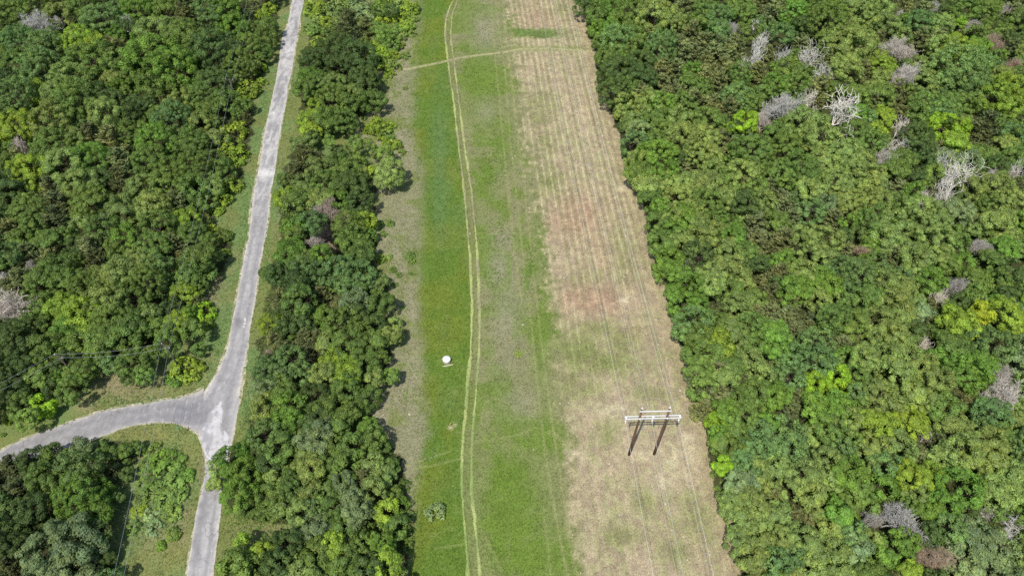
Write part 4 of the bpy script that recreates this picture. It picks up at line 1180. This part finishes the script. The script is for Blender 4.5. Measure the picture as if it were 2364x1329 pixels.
for px, py, r, code, _ in [c for c in crowns if c[3] in BARE_TINT]:
    R = r / FPX * depth_at(px, py, 4.5)
    if code == "w":
        t, l = SNAG[rp.randrange(4)]
        nm, noun = "dead_snag", "snag"
    else:
        t, l = BARE[rp.randrange(4)]
        nm, noun = "bare_tree", "leafless tree"
    er, eh = extent(l)
    k = R / er * (1.2 if code == "w" else 1.08)
    lift = (4.0 if code == "w" else 3.0) if R > 2 else 2.0
    h = eh * k * (0.9 if code == "w" else 0.62) + lift
    x, y, _z = at(px, py, h * 0.72)
    kz = h / eh
    col = jitter(BARE_TINT[code][0], 0.10)
    o = thing(nm, (x, y, 0), rp.uniform(-0.5, 0.5) + 3.14 * rp.randrange(2), [("branches", l, (0, 0, 0), (k * 1.15, k * 0.9, kz), col), ("trunk", t, (0, 0, 0), (k, k, kz), col)])
    pending.append((o, px, py, size_word(R), BARE_TINT[code][1], noun, "leafless trees of the " + wood_of(px, py), "dead tree"))

for px, py, r, code, _ in [c for c in crowns if c[3][0] == "s"]:
    R = max(r / FPX * depth_at(px, py, 0.8), 0.35)
    pr, lst = PROTO["s"]
    k = R / pr
    low = bool(in_poly(px, py, BRUSH))
    kz = k * (rp.uniform(0.45, 0.7) if low else rp.uniform(0.85, 1.25))
    x, y, _z = at(px, py, 0.45 * R)
    o = thing("shrub", (x, y, 0), rp.uniform(0, 6.28), [("foliage", rp.choice(lst), (0, 0, 0.18 * R), (k, k, kz), jitter(stand_tint(code[1], px, py))), ("stems", rp.choice(STEMS), (0, 0, 0), (R, R, R), (1, 1, 1, 1))])
    pending.append((o, px, py, size_word(R, (0.7, 1.2, 1.8, 2.6)), TINT[code[1]][1], "shrub", "shrubs beside the meadow and roads", "shrub"))

# the rest of the woods, too many and too small to pick apart: one mass
pts, rots, scl, idx, tints = [], [], [], [], []
keys = sorted(k for k in PROTO if k[0] == "b")
flat_idx = {}
lib = bpy.data.collections.new("woodland_kinds")
cnt = 0
for k in keys:
    for v, me in enumerate(PROTO[k][1]):
        me2 = me.copy()
        me2.materials.clear()
        me2.materials.append(M_LEAF_MASS)
        o = bpy.data.objects.new(f"kind_{cnt:03d}", me2)
        lib.objects.link(o)
        flat_idx[k[1], k[2], v] = cnt
        cnt += 1
for px, py, r, code, li in mass:
    b = broad_spec(px, py, r, code)
    z = b["zc"] if li else min(b["zc"], b["zc"] * 0.85)
    pts.append((b["x"], b["y"], z))
    rots.append((0, 0, b["rz"]))
    scl.append(b["scale"])
    idx.append(flat_idx[b["key"]])
    tints.append(b["col"])
wm = bpy.data.meshes.new("woodland")
wm.from_pydata(pts, [], [])
for nm, ty, data, f in (("rot", 'FLOAT_VECTOR', rots, "vector"), ("scl", 'FLOAT_VECTOR', scl, "vector"), ("kind", 'INT', idx, "value"), ("tint_in", 'FLOAT_COLOR', tints, "color")):
    at_ = wm.attributes.new(nm, ty, 'POINT')
    at_.data.foreach_set(f, np.array(data).ravel())
wo = link("woodland", wm)
tag(wo, kind="stuff")
gt = bpy.data.node_groups.new("woodland", 'GeometryNodeTree')
gt.interface.new_socket("Geometry", in_out='INPUT', socket_type='NodeSocketGeometry')
gt.interface.new_socket("Geometry", in_out='OUTPUT', socket_type='NodeSocketGeometry')
gi, go = gt.nodes.new("NodeGroupInput"), gt.nodes.new("NodeGroupOutput")
ci = gt.nodes.new("GeometryNodeCollectionInfo")
ci.inputs["Collection"].default_value = lib
ci.inputs["Separate Children"].default_value = True
ci.inputs["Reset Children"].default_value = True
ip = gt.nodes.new("GeometryNodeInstanceOnPoints")
ip.inputs["Pick Instance"].default_value = True
def named(nm, ty):
    a_ = gt.nodes.new("GeometryNodeInputNamedAttribute")
    a_.data_type = ty
    a_.inputs["Name"].default_value = nm
    return a_.outputs["Attribute"]
e2r = gt.nodes.new("FunctionNodeEulerToRotation")
gt.links.new(named("rot", 'FLOAT_VECTOR'), e2r.inputs[0])
gt.links.new(gi.outputs[0], ip.inputs["Points"])
gt.links.new(ci.outputs[0], ip.inputs["Instance"])
gt.links.new(named("kind", 'INT'), ip.inputs["Instance Index"])
gt.links.new(e2r.outputs[0], ip.inputs["Rotation"])
gt.links.new(named("scl", 'FLOAT_VECTOR'), ip.inputs["Scale"])
sn = gt.nodes.new("GeometryNodeStoreNamedAttribute")
sn.data_type = 'FLOAT_COLOR'
sn.domain = 'INSTANCE'
sn.inputs["Name"].default_value = "tint"
gt.links.new(ip.outputs[0], sn.inputs["Geometry"])
gt.links.new(named("tint_in", 'FLOAT_COLOR'), sn.inputs["Value"])
gt.links.new(sn.outputs[0], go.inputs[0])
md = wo.modifiers.new("woodland", 'NODES')
md.node_group = gt

# ------------------------------------------------------------------ H-frame power pylon
PY = 60.4
PX = (22.05, 26.8)
def pole_x(i, z):
    return PX[i] + 0.004 * z
root = bpy.data.objects.new("power_pylon", None)
COL.objects.link(root)
root.location = (24.4, PY, 0)
root.rotation_euler = (0, 0, 0.028)
tag(root, "H-frame power pylon of two brown wooden poles with white crossarms in the straw field", "power pylon")
def part(name, mb, mat, parent, smooth=True, c0=None):
    me = mb.mesh(name, mat, smooth)
    o = link(name, me, parent)
    o.location = -Vector(parent.matrix_basis.translation) if parent.parent is None else (0, 0, 0)
    return o
for i in (0, 1):
    b = MB()
    b.tube([(PX[i], PY, -0.6), (PX[i], PY, 6), (pole_x(i, 12), PY, 12), (pole_x(i, 17.0), PY, 16.9)], [0.27, 0.24, 0.20, 0.16], 14)
    p = part("pole", b, M_POLE, root)
    b = MB()
    b.tube([(pole_x(i, 17), PY, 16.9), (pole_x(i, 17), PY, 17.0)], [0.20, 0.16], 12)
    b.tube([(pole_x(i, 17), PY + 0.0, 17.0), (pole_x(i, 17), PY, 17.3)], [0.09, 0.07], 8)
    q = link("pole_cap", b.mesh("pole_cap", M_WHITE, True), p)
for sgn in (-1, 1):                                # the two main arms clasp the poles
    b = MB()
    b.box((24.45, PY + sgn * 0.24, 13.85), (9.75, 0.13, 0.26))
    part("crossarm", b, M_WHITE, root, False)
b = MB()
b.box((24.48, PY - 0.22, 16.25), (5.5, 0.14, 0.24))
part("shield_wire_arm", b, M_WHITE, root, False)
b = MB()
for i in (0, 1):                                   # through bolts and spacer blocks
    b.box((pole_x(i, 13.8), PY, 13.85), (0.12, 1.0, 0.12))
for xx in (19.75, 24.45, 29.15):
    b.box((xx, PY, 13.85), (0.30, 0.36, 0.14))
part("spacer_block", b, M_WHITE, root, False)["kind"] = "stuff"
INS_X = (19.8, 24.45, 29.1)
for xx in INS_X:
    b = MB()
    prof = [(0.03, 0.0), (0.03, -0.12)]
    for k in range(9):
        z = -0.14 - k * 0.10
        prof += [(0.05, z), (0.15, z - 0.02), (0.155, z - 0.045), (0.06, z - 0.06)]
    prof += [(0.035, -1.06), (0.035, -1.20)]
    b.lathe([(r, z) for r, z in prof], (xx, PY - 0.02, 13.70), 14)
    ins = part("insulator", b, M_CERAMIC, root)
    b = MB()
    b.box((xx, PY - 0.02, 12.48), (0.12, 0.55, 0.12))
    link("clamp", b.mesh("clamp", M_WHITE), ins)

# conductors: sag towards the middle of both spans; the line runs on beyond the frame
def z_far(d):
    return d * d * 0.000347 - 0.0457 * d
def z_near(d):
    return -0.115 * d + 0.0006 * d * d
def wire_pts(x0, z0, k=1.0):
    P = []
    for y in list(np.arange(-95, PY, 4.0)) + [PY] + list(np.arange(PY + 3, 262, 4.0)):
        d = y - PY
        z = z0 + (z_far(d) if d > 0 else z_near(-d)) * k
        P.append((x0 + LINE_SLOPE * d, y, z))
    return P
for i, xx in enumerate(INS_X):
    b = MB()
    b.tube(wire_pts(xx, 12.42), 0.024, 5)
    o = link("conductor_wire", b.mesh("conductor_wire", M_WIRE, True))
    tag(o, ("pale power line hung from the left end of the pylon crossarm", "pale power line hung from the middle insulator of the pylon crossarm", "pale power line hung from the right end of the pylon crossarm, along the wood")[i], "power line", "conductors of the power pylon")
for i in (0, 1):
    b = MB()
    b.tube(wire_pts(pole_x(i, 17), 17.28, 0.85), 0.012, 4)
    o = link("shield_wire", b.mesh("shield_wire", M_WIRE, True))
    tag(o, ("thin upper shield wire over the left pole of the pylon", "thin upper shield wire over the right pole of the pylon")[i], "power line", "shield wires of the power pylon")

# ------------------------------------------------------------------ wooden utility poles of the line along the road
def utility_pole(tip, h, arm_dir, label):
    p = at(tip[0], tip[1], h)
    root = bpy.data.objects.new("utility_pole", None)
    COL.objects.link(root)
    root.location = (p.x, p.y, 0)
    tag(root, label, "utility pole", "utility poles along the road")
    b = MB()
    b.tube([(0, 0, -0.4), (0, 0, h * 0.5), (0, 0, h + 0.15)], [0.19, 0.165, 0.125], 10)
    link("pole", b.mesh("pole", M_GREYPOLE, True), root)
    b = MB()
    a_ = math.atan2(arm_dir[1], arm_dir[0])
    b.box((0, 0, h - 0.25), (2.3, 0.14, 0.16), a_)
    arm = link("crossarm", b.mesh("crossarm", M_GREYPOLE), root)
    ends = []
    d = Vector((arm_dir[0], arm_dir[1], 0)).normalized()
    for s_ in (-1, 1):
        q = d * (1.02 * s_)
        b = MB()
        b.lathe([(0.03, -0.18), (0.05, -0.05), (0.09, 0.0), (0.09, 0.05), (0.05, 0.08), (0.08, 0.11), (0.08, 0.16), (0.03, 0.2)], (q.x, q.y, h), 10)
        link("insulator", b.mesh("insulator", M_CERAMIC, True), root)
        ends.append(Vector((p.x + q.x, p.y + q.y, h + 0.18)))
    return ends
UH = 9.0
E2 = utility_pole((382, 798), UH, (1.0, -0.55), "lone utility pole rising from a yellow-green bush beside the road above the junction")
E1 = utility_pole((135, 822), UH, (1.0, -0.45), "utility pole carrying twin wires, dark among trees above the side road")
E3 = utility_pole((529, 183), 9.6, (1.0, -0.18), "utility pole whose tip just shows among the treetops of the west wood by the road")
def span(a_, b_, sag, label, group="wires of the utility line"):
    P = []
    for k in range(29):
        t = k / 28
        q = a_.lerp(b_, t)
        q.z -= sag * 4 * t * (1 - t)
        P.append(q)
    b = MB()
    b.tube(P, 0.019, 4)
    o = link("utility_wire", b.mesh("utility_wire", M_GREYWIRE, True))
    tag(o, label, "power line", group)
for k in (0, 1):
    side = ("left", "right")[k]
    span(E2[k], E3[k], 1.2, f"{side} one of two thin wires running up the west wood edge from the lone pole")
    span(E2[k], E1[k], 1.0, f"{('upper', 'lower')[k]} of two slack wires strung between the two utility poles by the junction")
    a_ = at(-420, 1090 + 14 * k, 8.2)
    span(E1[k], a_, 0.7, f"{('upper', 'lower')[k]} of two wires leaving the frame past the side road trees")
    d = (E2[k] - E3[k])
    d.z = 0
    d.normalize()
    e = E2[k] + d * 95 + Vector((1.5 if k == 0 else 1.6, 0, 0))
    span(E2[k], e, 1.6, f"{side} of two wires crossing the side road and the corner copse")
    e3 = E3[k] - d * 95
    span(E3[k], e3, 1.4, f"{side} of two wires running on above the treetops beyond the farthest utility pole")

# ------------------------------------------------------------------ street-name sign at the fork
p = at(423, 1003)
h = 2.6
root = bpy.data.objects.new("street_sign", None)
COL.objects.link(root)
root.location = p
root.rotation_euler = (0, 0, 0.5)
tag(root, "thin street-name sign with small green blades on the grass inside the road fork", "street sign")
b = MB(); b.tube([(0, 0, -0.2), (0, 0, h)], 0.045, 8)
link("post", b.mesh("post", M_POST, True), root)
b = MB(); b.box((0.10, 0, h + 0.10), (0.85, 0.04, 0.20))
link("sign_blade", b.mesh("sign_blade", M_GREEN), root)
b = MB(); b.box((0, 0.05, h + 0.31), (0.04, 0.85, 0.20))
link("sign_blade", b.mesh("sign_blade", M_GREEN), root)

# ------------------------------------------------------------------ round tank and the plank beside it
p = at(1031.5, 834.0)
root = bpy.data.objects.new("round_tank", None)
COL.objects.link(root)
root.location = (p.x, p.y, 0)
tag(root, "round beige tank with flat white top standing alone on the green strip", "tank")
R, H = 0.80, 0.92
b = MB(); b.lathe([(R * 0.98, -0.1), (R, 0.05), (R * 0.985, 0.3), (R * 1.0, 0.34), (R * 0.985, 0.38), (R, H - 0.05), (R * 0.97, H)], (0, 0, 0), 48)
link("tank_wall", b.mesh("tank_wall", M_TANK, True), root)
b = MB(); b.lathe([(R * 1.045, H - 0.07), (R * 1.05, H - 0.01), (R * 1.02, H + 0.04), (R * 0.6, H + 0.085), (R * 0.2, H + 0.10), (R * 0.05, H + 0.10)], (0, 0, 0), 48)
lid = link("lid", b.mesh("lid", M_LID, True), root)
b = MB(); b.tube([(R * 0.92, -R * 0.45, 0.0), (R * 0.92, -R * 0.45, 0.5)], 0.04, 8)
link("outlet_pipe", b.mesh("outlet_pipe", M_GREYPOLE, True), root)
p, q = at(1021.5, 846.0), at(1046.5, 841.2)
d = q - p
b = MB(); b.box((0, 0, 0.06), (d.length, 0.17, 0.09))
o = link("plank", b.mesh("plank", M_PLANK))
o.location = (p + q) / 2
o.rotation_euler = (0.05, 0.0, math.atan2(d.y, d.x))
tag(o, "pale weathered plank lying in the grass just below the round tank", "plank")

# yellow marker post in its patch of bare soil
p = at(1040, 983)
root = bpy.data.objects.new("marker_post", None)
COL.objects.link(root)
root.location = p
tag(root, "short yellow marker post in a bare sandy spot on the green strip", "marker post")
b = MB(); b.tube([(0, 0, -0.1), (0, 0.0, 1.0)], 0.055, 8)
link("post", b.mesh("post", M_YELLOW, True), root)
b = MB(); b.box((0.05, 0, 1.04), (0.34, 0.06, 0.16), 0.6)
link("marker_cap", b.mesh("marker_cap", M_YELLOW), root)

# ------------------------------------------------------------------ pale stones lying about
def stone_mesh(seed):
    import bmesh
    rnd = random.Random(seed)
    bm = bmesh.new()
    bmesh.ops.create_icosphere(bm, subdivisions=2, radius=1.0)
    ph = [Vector((rnd.gauss(0, 1), rnd.gauss(0, 1), rnd.gauss(0, 1))) * 1.6 for _ in range(5)]
    for v in bm.verts:
        k = 1 + sum(math.cos(v.co.dot(q) * 1.7 + i) for i, q in enumerate(ph)) * 0.075 + rnd.uniform(-0.04, 0.04)
        v.co = Vector((v.co.x * k, v.co.y * k * 0.8, v.co.z * k * 0.55))
    me = bpy.data.meshes.new("stone")
    bm.to_mesh(me)
    bm.free()
    me.materials.append(M_STONE)
    return me
STONES = [stone_mesh(s) for s in range(5)]
STONE_AT = """1085 539 4;1431 431 4;1441 431 5;1447 434 4;1434 425 3;1246 465 3.5;1258 584 5;1259 619 3.5;1265 679 3;1302 641 4.5;1441 638 4;1502 631 3.5;1447 742 4;1515 738 5;1407 1070 6;1413 1075 4;1536 1162 6;1551 1223 5;
1577 1238 5;1587 1291 4.5;1430 1188 4;1391 1201 4;1207 749 5;1570 901 6;1575 914 4.5;1640 1279 4.5;1341 1321 4;1293 931 4;1313 929 4;1183 365 3;1189 360 3;1335 218 4;1336 234 4;1326 285 3;1391 314 4;1340 124 4;1283 41 5;
1296 968 3;886 945 3;885 957 3;945 956 6;1519 1000 3;1368 985 4;1333 1007 4;1339 790 3.5;1416 745 3;1520 795 4;1282 760 3;1232 1037 3;1588 1068 4;1278 930 3;1222 847 2.5"""
for rec in STONE_AT.replace("\n", "").split(";"):
    px, py, r = map(float, rec.split())
    w = r * 0.5 / FPX * depth_at(px, py) * 1.1
    o = link("stone", STONES[rp.randrange(5)])
    o.location = at(px, py, w * 0.15)
    o.scale = (w, w, w)
    o.rotation_euler = (0, 0, rp.uniform(0, 6.28))
    pending.append((o, px, py, "small" if r < 4.5 else "large", "pale", "stone", "pale stones in the meadow", "stone"))

settle_labels()

# ------------------------------------------------------------------ grass blades, weeds
rg = np.random.default_rng(21)
def scatter(nn, x0, x1, y0, y1):
    return rg.uniform(x0, x1, nn), rg.uniform(y0, y1, nn)
gx1, gy1 = scatter(430000, -84, 46, 34, 236)
px, py = pix_np(gx1, gy1)
# nearer ground gets more of them: what the eye can make out
keep = (px > -60) & (px < 2424) & (py > -40) & (py < 1380) & (rg.random(len(px)) < np.clip(0.35 + 0.55 * py / 1329, 0.3, 0.95))
keep &= ~in_woods(px, py) & ~on_road(px, py)
gx1, gy1 = gx1[keep], gy1[keep]
gc, px, py = ground_map(gx1, gy1)
dens = fbm(vn2, gx1 / 1.8, gy1 / 1.8)
straw = px > xof(DRY_L, py)
kp = rg.random(len(px)) < np.clip(0.45 + 0.6 * (dens - 0.3), 0.3, 1)
gx1, gy1, gc, straw, py = gx1[kp], gy1[kp], gc[kp], straw[kp], py[kp]
k = len(gx1)
per = 2
h = np.repeat(rg.uniform(0.09, 0.30, k) * np.where(straw, 0.75, 1.0), per)
bx, by = np.repeat(gx1, per) + rg.normal(size=k * per) * 0.08, np.repeat(gy1, per) + rg.normal(size=k * per) * 0.08
az = rg.uniform(0, 6.283, k * per)
lean = rg.uniform(0.5, 1.6, k * per)
wd = rg.uniform(0.03, 0.075, k * per) * np.clip(1.5 - np.repeat(py, per) / 1900, 0.8, 1.5)
ca, sa = np.cos(az), np.sin(az)
v0 = np.stack([bx - sa * wd, by + ca * wd, np.full(k * per, -0.03)], -1)
v1 = np.stack([bx + sa * wd, by - ca * wd, np.full(k * per, -0.03)], -1)
v2 = np.stack([bx + ca * lean * h, by + sa * lean * h, h], -1)
V = np.stack([v0, v1, v2], 1).reshape(-1, 3)
me = mesh_np("grass", V, np.arange(len(V)).reshape(-1, 3), None)
lo = np.where(np.repeat(straw, per), 0.58, 0.78)[:, None]
hi = np.where(np.repeat(straw, per), 1.60, 1.42)[:, None]
cc = np.repeat(gc, per, axis=0) * (lo + (hi - lo) * rg.random((k * per, 1))) * np.array((1.0, 1.02, 0.95))
cc = np.minimum(cc, 0.72)
color_attr(me, "cover", np.repeat(cc, 3, axis=0))
m, nt, out = new_mat("grass_blade")
n = N(nt)
a = n.new("ShaderNodeAttribute", attribute_name="cover")
d_ = n.bsdf(a.outputs["Color"], 0.75, 0.15)
t_ = n.new("ShaderNodeBsdfTranslucent")
n.put(t_.inputs["Color"], a.outputs["Color"])
mx = n.new("ShaderNodeMixShader")
mx.inputs[0].default_value = 0.35
nt.links.new(d_, mx.inputs[1])
nt.links.new(t_.outputs[0], mx.inputs[2])
nt.links.new(mx.outputs[0], out.inputs["Surface"])
me.materials.append(m)
tag(link("grass", me), kind="stuff")

# weeds in loose patches on the meadow: low leafy specks
wx, wy, ws, wc = [], [], [], []
for cxp, cyp, rx, ry, cnt_, code in [(940, 588, 22, 22, 70, "M"), (1225, 610, 12, 40, 110, "M"), (1215, 650, 8, 30, 60, "G"), (1130, 360, 36, 50, 90, "M"), (1150, 385, 26, 30, 70, "G"), (1140, 415, 14, 14, 30, "M"),
                                     (1150, 545, 30, 36, 70, "M"), (1140, 630, 26, 30, 50, "M"), (1197, 817, 11, 7, 34, "Y"), (1080, 165, 30, 12, 40, "M"), (1075, 118, 10, 8, 20, "M"), (1150, 20, 60, 40, 20, "D"),
                                     (915, 60, 40, 60, 160, "G"), (905, 220, 40, 40, 90, "G"), (900, 90, 50, 80, 700, "Y"), (930, 40, 40, 50, 260, "L"), (740, 30, 40, 40, 260, "Y"), (880, 300, 40, 20, 220, "Y"), (900, 335, 30, 20, 120, "Y"), (800, 15, 50, 30, 200, "P"), (860, 200, 30, 20, 90, "Y"), (930, 300, 30, 60, 80, "M"), (905, 540, 30, 60, 90, "L"), (920, 700, 30, 90, 90, "L"), (930, 880, 40, 60, 60, "G"), (1000, 1050, 30, 30, 40, "B"),
                                     (620, 740, 14, 200, 160, "G"), (640, 300, 14, 160, 120, "B"), (565, 520, 16, 160, 160, "B"), (610, 200, 14, 120, 100, "B"), (500, 760, 20, 80, 100, "B"), (300, 925, 150, 14, 160, "B"), (120, 985, 90, 20, 120, "M"), (570, 960, 12, 100, 110, "B"),
                                     (390, 1100, 60, 90, 260, "M"), (360, 1190, 50, 50, 160, "M"), (330, 1150, 60, 60, 120, "P"), (590, 1215, 60, 16, 70, "M"), (960, 1180, 20, 120, 60, "M"), (300, 880, 90, 30, 60, "L"), (470, 700, 25, 60, 60, "G")]:
    a_, b_ = rg.normal(size=cnt_) * rx * 0.55 + cxp, rg.normal(size=cnt_) * ry * 0.55 + cyp
    ok = ~on_road(a_, b_)
    X_, Y_ = at_np(a_[ok], b_[ok])
    for x, y in zip(X_, Y_):
        wx.append(x); wy.append(y); ws.append(rg.uniform(0.12, 0.34)); wc.append(TINT[code][0])
# saplings and brush on the floor of the woods
a_, b_ = rg.uniform(-40, 2400, 16000), rg.uniform(-40, 1400, 16000)
ok = in_woods(a_, b_) & ~on_road(a_, b_)
X_, Y_ = at_np(a_[ok], b_[ok])
for x, y in zip(X_, Y_):
    wx.append(x); wy.append(y); ws.append(rg.uniform(0.25, 0.8)); wc.append(np.array(TINT["MDDGBL"[rg.integers(6)]][0]) * 0.85)
wx, wy, ws, wc = np.array(wx), np.array(wy), np.array(ws), np.array(wc)
lp = 16
c0 = np.repeat(np.stack([wx, wy, ws * 0.35], -1), lp, axis=0)
sz = np.repeat(ws, lp)
dd = unit(rg.normal(size=(len(sz), 3)) + np.array((0, 0, 0.3)))
pos = c0 + dd * sz[:, None] * np.array((1, 1, 0.5)) * rg.uniform(0.3, 1.0, (len(sz), 1))
nr = unit(dd + np.array((0, 0, 0.8)) + rg.normal(size=dd.shape) * 0.4)
V = leaf_quads(pos, nr, rg.uniform(0.10, 0.24, len(sz)) * np.where(sz > 0.35, 1.6, 1.0), 0.6, rg)
me = quads_mesh("weeds", V, m)
cc = np.repeat(wc, lp, axis=0) * rg.uniform(0.8, 1.5, (len(sz), 1))
color_attr(me, "cover", np.repeat(cc, 4, axis=0))
tag(link("weeds", me), kind="stuff")
